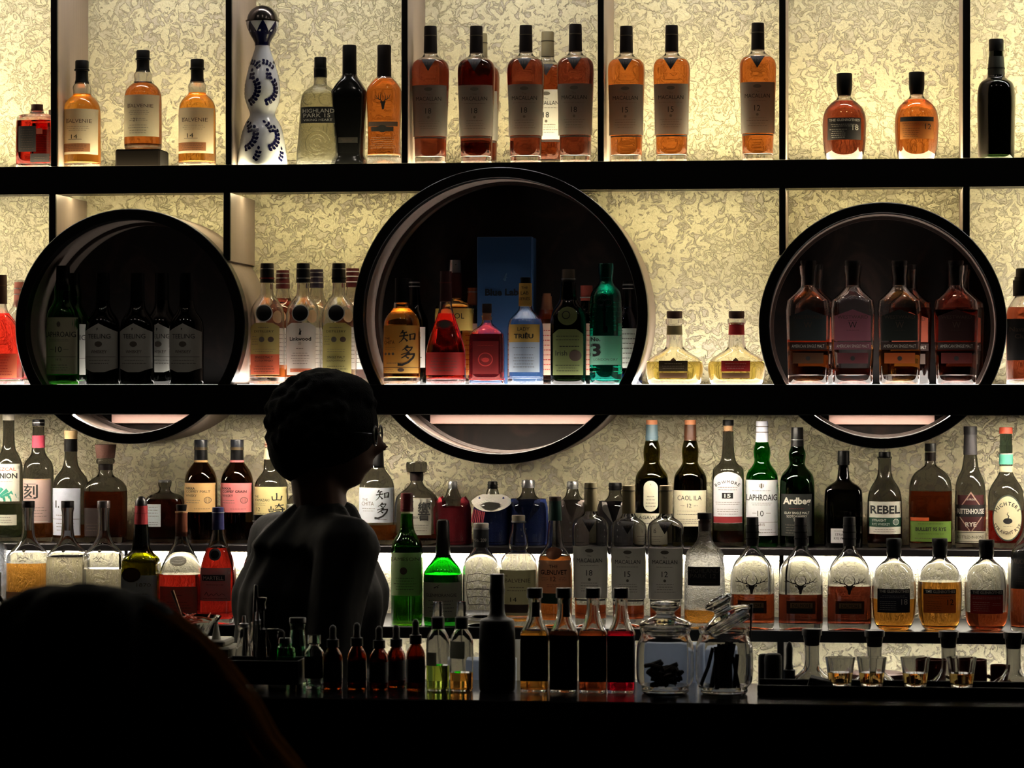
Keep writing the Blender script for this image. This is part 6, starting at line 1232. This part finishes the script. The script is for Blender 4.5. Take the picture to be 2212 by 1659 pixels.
def head_geo(L_, c, s=1.0, yaw=0):
    """head looking along +x before the yaw, centre c"""
    g = G(); N, R = 48, 36; a, b, h = .096*s, .074*s, .116*s
    for j in range(R+1):
        t = -math.pi/2+math.pi*j/R
        for i in range(N):
            u_ = 2*math.pi*i/N; x, y, z = a*math.cos(t)*math.cos(u_), b*math.cos(t)*math.sin(u_), h*math.sin(t)
            if z < 0: y *= 1-.28*min(-z/h, 1); x = x*(1-.1*min(-z/h, 1)) if x < 0 else x*(1+.02*min(-z/h, 1))
            if math.cos(u_) > 0:
                e = lambda A, y0, sy, z0, sz: A*s*math.exp(-((y-y0*s)/(sy*s))**2-((z-z0*s)/(sz*s))**2)
                x += e(.026, 0, .011, -.024, .012)+e(.017, 0, .009, -.008, .02)+e(.007, 0, .04, .02, .01)-e(.010, .03, .014, .0, .011)-e(.010, -.03, .014, .0, .011)
                x += e(.010, 0, .018, -.056, .006)+e(.010, 0, .018, -.067, .007)-e(.004, 0, .02, -.0615, .003)+e(.014, 0, .022, -.098, .014)
            cs, sn = math.cos(yaw), math.sin(yaw)
            g.v.append((c[0]+x*cs-y*sn, c[1]+x*sn+y*cs, c[2]+z))
    for j in range(R):
        for i in range(N): k = (i+1) % N; g.f.append((j*N+i, j*N+k, (j+1)*N+k, (j+1)*N+i))
    L_.add(g.v, g.f)
def hand(L_, w, fwd, up, side, s=1):
    """palm and five bent fingers from wrist w"""
    f, u_, r = Vector(fwd).normalized(), Vector(up).normalized(), Vector(side).normalized(); w = Vector(w)
    L_.chain([(*w, .026*s), (*(w+f*.03*s), .027*s)], .008)
    for k in range(4):
        o = (k-1.5)*.019*s; base = w+f*.035*s+r*o; L_.chain([(*w, .017*s), (*base, .014*s), (*(w+f*.085*s+r*o*1.05), .0105*s)], .007)
        ln = (.072, .082, .078, .06)[k]*s; p = w+f*.085*s+r*o*1.05; a = 0
        for q, pr in enumerate((.45, .3, .25)):
            a += (.35, .5, .4)[q]; d = f*math.cos(a)-u_*math.sin(a); n = p+d*ln*pr; L_.chain([(*p, (.0095-.0008*q)*s), (*n, (.0088-.0008*q)*s)], .005, 10); p = n
    p = w+f*.02*s-r*.024*s; a1 = p+(f*.7-r*.7-u_*.2).normalized()*.036*s; a2 = a1+(f*.9-r*.25-u_*.35).normalized()*.03*s
    L_.chain([(*p, .014*s), (*a1, .0105*s), (*a2, .0085*s)], .005, 10)
# ---- the bartender, turned away and looking to the right
YP = -.58
def q(px, py, dy=0): v = P(px, py, YP); return Vector((v.x, YP+dy, v.z))
hc = q(712, 955); sh = q(665, 1165)
px_ = P(665, 832, YP).x
root = empty('bartender', (px_, YP, 0), 'person in a dark jacket and glasses with thick curly hair, turned right behind the bar', 'person')
O_ = Vector((px_, YP, 0)); o_ = lambda v: v-O_
hc = o_(q(712, 945)); 
fw = Vector((.80, .60, 0)).normalized(); sd = Vector((-.60, .80, 0))        # chest direction, his left
sc0 = o_(q(672, 1175)); 
body = Lump(); head_geo(body, hc, 1.0, .12)
nk = Vector((sc0.x+.03, 0, sc0.z+.06))
body.chain([(hc.x-.03, hc.y, hc.z-.05, .06), (sc0.x+.025, 0, sc0.z+.04, .057), (sc0.x, 0, sc0.z-.02, .07)])
hip = Vector((.0, 0, .94)); ch = Vector((sc0.x, 0, sc0.z-.12))
def trunk(L_, e=0):
    L_.chain([(sc0.x, 0, sc0.z+.0, (.10+e, .10+e, .05+e)), (ch.x, 0, ch.z, (.150+e, .15+e, .12+e)), (ch.x*.6, 0, 1.12, (.135+e, .13+e, .1+e)), (0, 0, .96, (.15+e, .14+e, .1+e))], .03, 18)
trunk(body)
LA = [sc0+sd*.17+Vector((0, 0, -.005)), sc0+sd*.19+fw*.0+Vector((-.0, 0, -.30)), None]; RA = [sc0-sd*.19+Vector((-.01, 0, -.0)), sc0-sd*.21+Vector((-.03, 0, -.31)), None]
LA[2] = Vector((sc0.x+.10, .24, .98)); RA[2] = Vector((sc0.x+.12, -.10, 1.0))
LA[1] = Vector((sc0.x-.14, .12, 1.09)); RA[1] = Vector((sc0.x+.07, -.2, 1.08)); RA[2] = Vector((sc0.x+.16, .0, 1.0)); LA[2] = Vector((sc0.x+.04, .22, 1.0))
def arm(L_, A, e=0, upto=1.0):
    L_.chain([(*sc0, .06+e), (*A[0], .056+e), (*A[1], .043+e), (*A[1].lerp(A[2], upto), .032+e)], .015)
for A in (LA, RA): arm(body, A); hand(body, A[2], Vector((.9, .2, -.25)), (0.2, 0, 1), (0, -1, 0))
for s in (-1, 1): body.chain([(-.01, s*.09, .92, .09), (-.01, s*.1, .5, .062), (-.02, s*.11, .1, .04)], .03); body.chain([(-.04, s*.11, .045, .04), (.14, s*.13, .035, (.05, .04, .032))], .02)
bd = fuse('body', body, SKIN, root, .0065, 2)
CLO = M(.045, .045, .04, .7, bump=.8, scale=25, spec=.08)
jk = Lump(); trunk(jk, .014); arm(jk, LA, .013, .93); arm(jk, RA, .013, .93)
jk.chain([(sc0.x+.025, 0, sc0.z+.075, (.068, .072, .02)), (sc0.x+.01, 0, sc0.z+.03, (.11, .115, .03)), (sc0.x, 0, sc0.z, (.13, .14, .04))], .01)
def folds(v):
    a = math.atan2(v.y, v.x-sc0.x); k = .006*math.sin(a*7+v.z*9)+.004*math.sin(a*13-v.z*17); d = Vector((v.x-sc0.x*.7, v.y, 0)); l = d.length or 1
    return v+d/l*k
fuse('jacket', jk, CLO, root, .009, 4, disp=folds)
tr = Lump()
for s in (-1, 1): tr.chain([(-.01, s*.085, .98, (.13, .10, .06)), (-.01, s*.09, .9, .105), (-.01, s*.1, .5, .078), (-.02, s*.11, .10, .062)], .03)
fuse('trousers', tr, M(.05, .05, .06, .8), root, .012, 4)
for s in (-1, 1): 
    L_ = Lump(); L_.chain([(-.05, s*.11, .042, (.05, .045, .042)), (.16, s*.13, .036, (.06, .045, .036))], .02); fuse('shoe', L_, M(.04, .03, .03, .4), root, .008, 3)
hr = Lump(); rr = random.Random(11)
hc2 = hc+Vector((-.014, 0, .026))
hr.ball(hc2, (.118, .098, .108), 24); hr.ball(hc+Vector((-.055, 0, -.015)), (.078, .08, .085), 20); hr.ball(hc+Vector((.01, 0, .09)), (.085, .075, .05), 18)
for k in range(300):
    a, t = rr.uniform(0, 6.28), rr.uniform(-.5, 1.5); d = Vector((math.cos(t)*math.cos(a)*.116, math.cos(t)*math.sin(a)*.096, math.sin(t)*.106)); 
    if d.x > .06 and d.z < .045: continue
    if d.x > .0 and d.z < -.02: continue
    hr.ball(hc2+d, rr.uniform(.010, .018), 8)
fuse('curly_hair', hr, M(.012, .01, .009, .9, bump=1, scale=400, spec=.1), root, .005, 1)
for s in (-1, 1):
    e = Lump(); e.chain([(hc.x-.008, s*.073+hc.y, hc.z-.025, (.007, .008, .012)), (hc.x-.012, s*.079+hc.y, hc.z+.012, (.012, .008, .014))], .004); fuse('ear', e, SKIN, root, .003, 1)
    Lump().ball(hc+Vector((.078, s*.031, .0)), .0115).obj('eye', M(.75, .72, .7, .2), root)
fr = G()
for s in (-1, 1):
    fr.tube([hc+Vector((.103-.012*abs(math.cos(t))*0, s*.033+.023*math.cos(t), .004+.02*math.sin(t))) for t in [i*math.pi/10 for i in range(21)]], .0022, 6)
    fr.tube([hc+Vector((.100, s*.056, .008)), hc+Vector((.05, s*.078, .012)), hc+Vector((-.02, s*.082, .006))], .0022, 6)
fr.tube([hc+Vector((.104, -.010, .008)), hc+Vector((.107, 0, .010)), hc+Vector((.104, .010, .008))], .0022, 6)
fr.obj('glasses', M(.03, .03, .03, .3), root)
# ---- the guest seen from behind, close to the viewer
YG = -3.4
def qg(px, py): v = P(px, py, YG); return Vector((v.x, YG, v.z))
h0 = qg(200, 1499); gx = h0.x
guest = empty('seated_guest', (gx, YG, 0), 'person with long brown hair seen from behind as a dark shape, lower left foreground', 'person')
O_ = Vector((gx, YG, 0)); hg = h0-O_; hg = Vector((0, 0, hg.z-.008))
b = Lump(); head_geo(b, hg, 1.0, math.pi/2)
shz = hg.z-.23
b.chain([(0, -.01, hg.z-.06, .055), (0, 0, shz+.03, .05), (0, 0, shz, .06)])
b.chain([(0, 0, shz-.01, (.13, .08, .05)), (0, 0, shz-.15, (.14, .10, .10)), (0, .0, shz-.36, (.12, .095, .1)), (0, -.02, shz-.5, (.165, .12, .09))], .03, 18)
seatz = shz-.59
for s in (-1, 1):
    b.chain([(s*.10, 0, shz-.01, .05), (s*.165, 0, shz-.03, .048), (s*.20, .03, shz-.30, .038), (s*.14, .26, shz-.34, .027)], .015); hand(b, (s*.14, .26, shz-.34), (-s*.3, 1, -.1), (0, 0, 1), (-s if s > 0 else 1, 0, 0) if False else ((1, 0, 0) if s < 0 else (-1, 0, 0)), .9)
    b.chain([(s*.09, -.02, seatz+.08, .085), (s*.11, .38, seatz+.07, .06), (s*.11, .42, .16 if seatz < .4 else seatz-.34, .04)], .03); b.chain([(s*.11, .40, seatz-.38, .035), (s*.11, .52, seatz-.40, (.04, .05, .028))], .02)
fuse('body', b, SKIN, guest, .0075, 2)
tp = Lump(); tp.chain([(0, 0, shz+.0, (.135, .085, .05)), (0, 0, shz-.15, (.155, .115, .10)), (0, .0, shz-.36, (.135, .11, .1)), (0, -.02, shz-.5, (.178, .135, .09))], .03, 18)
for s in (-1, 1): tp.chain([(s*.10, 0, shz-.0, .06), (s*.165, 0, shz-.03, .062), (s*.20, .03, shz-.30, .05), (s*.15, .23, shz-.34, .038)], .015)
fuse('top', tp, M(.05, .04, .04, .9), guest, .009, 4)
tr = Lump()
for s in (-1, 1): tr.chain([(s*.09, -.02, seatz+.085, .1), (s*.11, .38, seatz+.07, .074), (s*.11, .42, seatz-.30, .055)], .03)
fuse('trousers', tr, M(.04, .04, .06, .8), guest, .012, 4)
HAIR_RIM = paper(.86, .70, .50, .12); HD = M(.02, .012, .008, .8, spec=.05)  # brown edge strands coloured far paler than the dark mass to paint the rim light
hl = Lump(); G_ = lambda px, py, dy=0: qg(px, py)-O_+Vector((0, dy, 0))
def along(pts, r, step=.012): hl.chain([(*p, rr_) for p, rr_ in zip(pts, r)], step, 12)
hl.ball(hg+Vector((0, -.005, .012)), (.118, .118, .122), 26)
u_ = pxm(200, YG)[0]
along([G_(110, 1400, .0), G_(60, 1440), G_(40, 1600), G_(60, 1760)], [.075, .08, .08, .07]); along([G_(285, 1390), G_(350, 1445), G_(400, 1560, -.02), G_(470, 1680, -.03), G_(560, 1800, -.04)], [.06, .055, .055, .055, .05])
along([G_(200, 1420, -.04), G_(210, 1560, -.07), G_(240, 1750, -.08)], [.09, .10, .10])
fuse('hair', hl, HD, guest, .008, 8, disp=lambda v: v+Vector((.0025*math.sin(v.x*260+v.z*30), 0, 0)))
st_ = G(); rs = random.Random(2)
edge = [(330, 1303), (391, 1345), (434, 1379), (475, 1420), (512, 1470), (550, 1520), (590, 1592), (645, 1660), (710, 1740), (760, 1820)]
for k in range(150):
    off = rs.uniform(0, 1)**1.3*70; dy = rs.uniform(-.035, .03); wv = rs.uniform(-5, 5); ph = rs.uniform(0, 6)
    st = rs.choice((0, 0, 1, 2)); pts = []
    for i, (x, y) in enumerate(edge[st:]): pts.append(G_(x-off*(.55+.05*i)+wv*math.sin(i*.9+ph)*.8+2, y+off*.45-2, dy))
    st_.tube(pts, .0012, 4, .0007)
o = st_.obj('rim_lit_hair', HAIR_RIM, guest); o['kind'] = 'stuff'
# stool under the guest
sz = seatz-.02
stool = empty('bar_stool', (gx, YG-.02, 0), 'dark bar stool under the seated guest', 'stool')
G().lathe(smooth_prof([(sz-.05, .001), (sz-.05, .18), (sz-.01, .19), (sz-.003, .17), (sz-.003, .001)]), 32, close=False).obj('seat', M(.06, .04, .04, .6), stool)
for sx in (-1, 1):
    for sy in (-1, 1): G().tube([(sx*.12, sy*.12, sz-.05), (sx*.19, sy*.19, 0)], .014, 10).obj('leg', BLK, stool)
fz = sz*.35; w_ = .165; G().tube([(w_, w_, fz), (-w_, w_, fz), (-w_, -w_, fz), (w_, -w_, fz), (w_, w_, fz)], .009, 8).obj('footrest', BLK, stool)
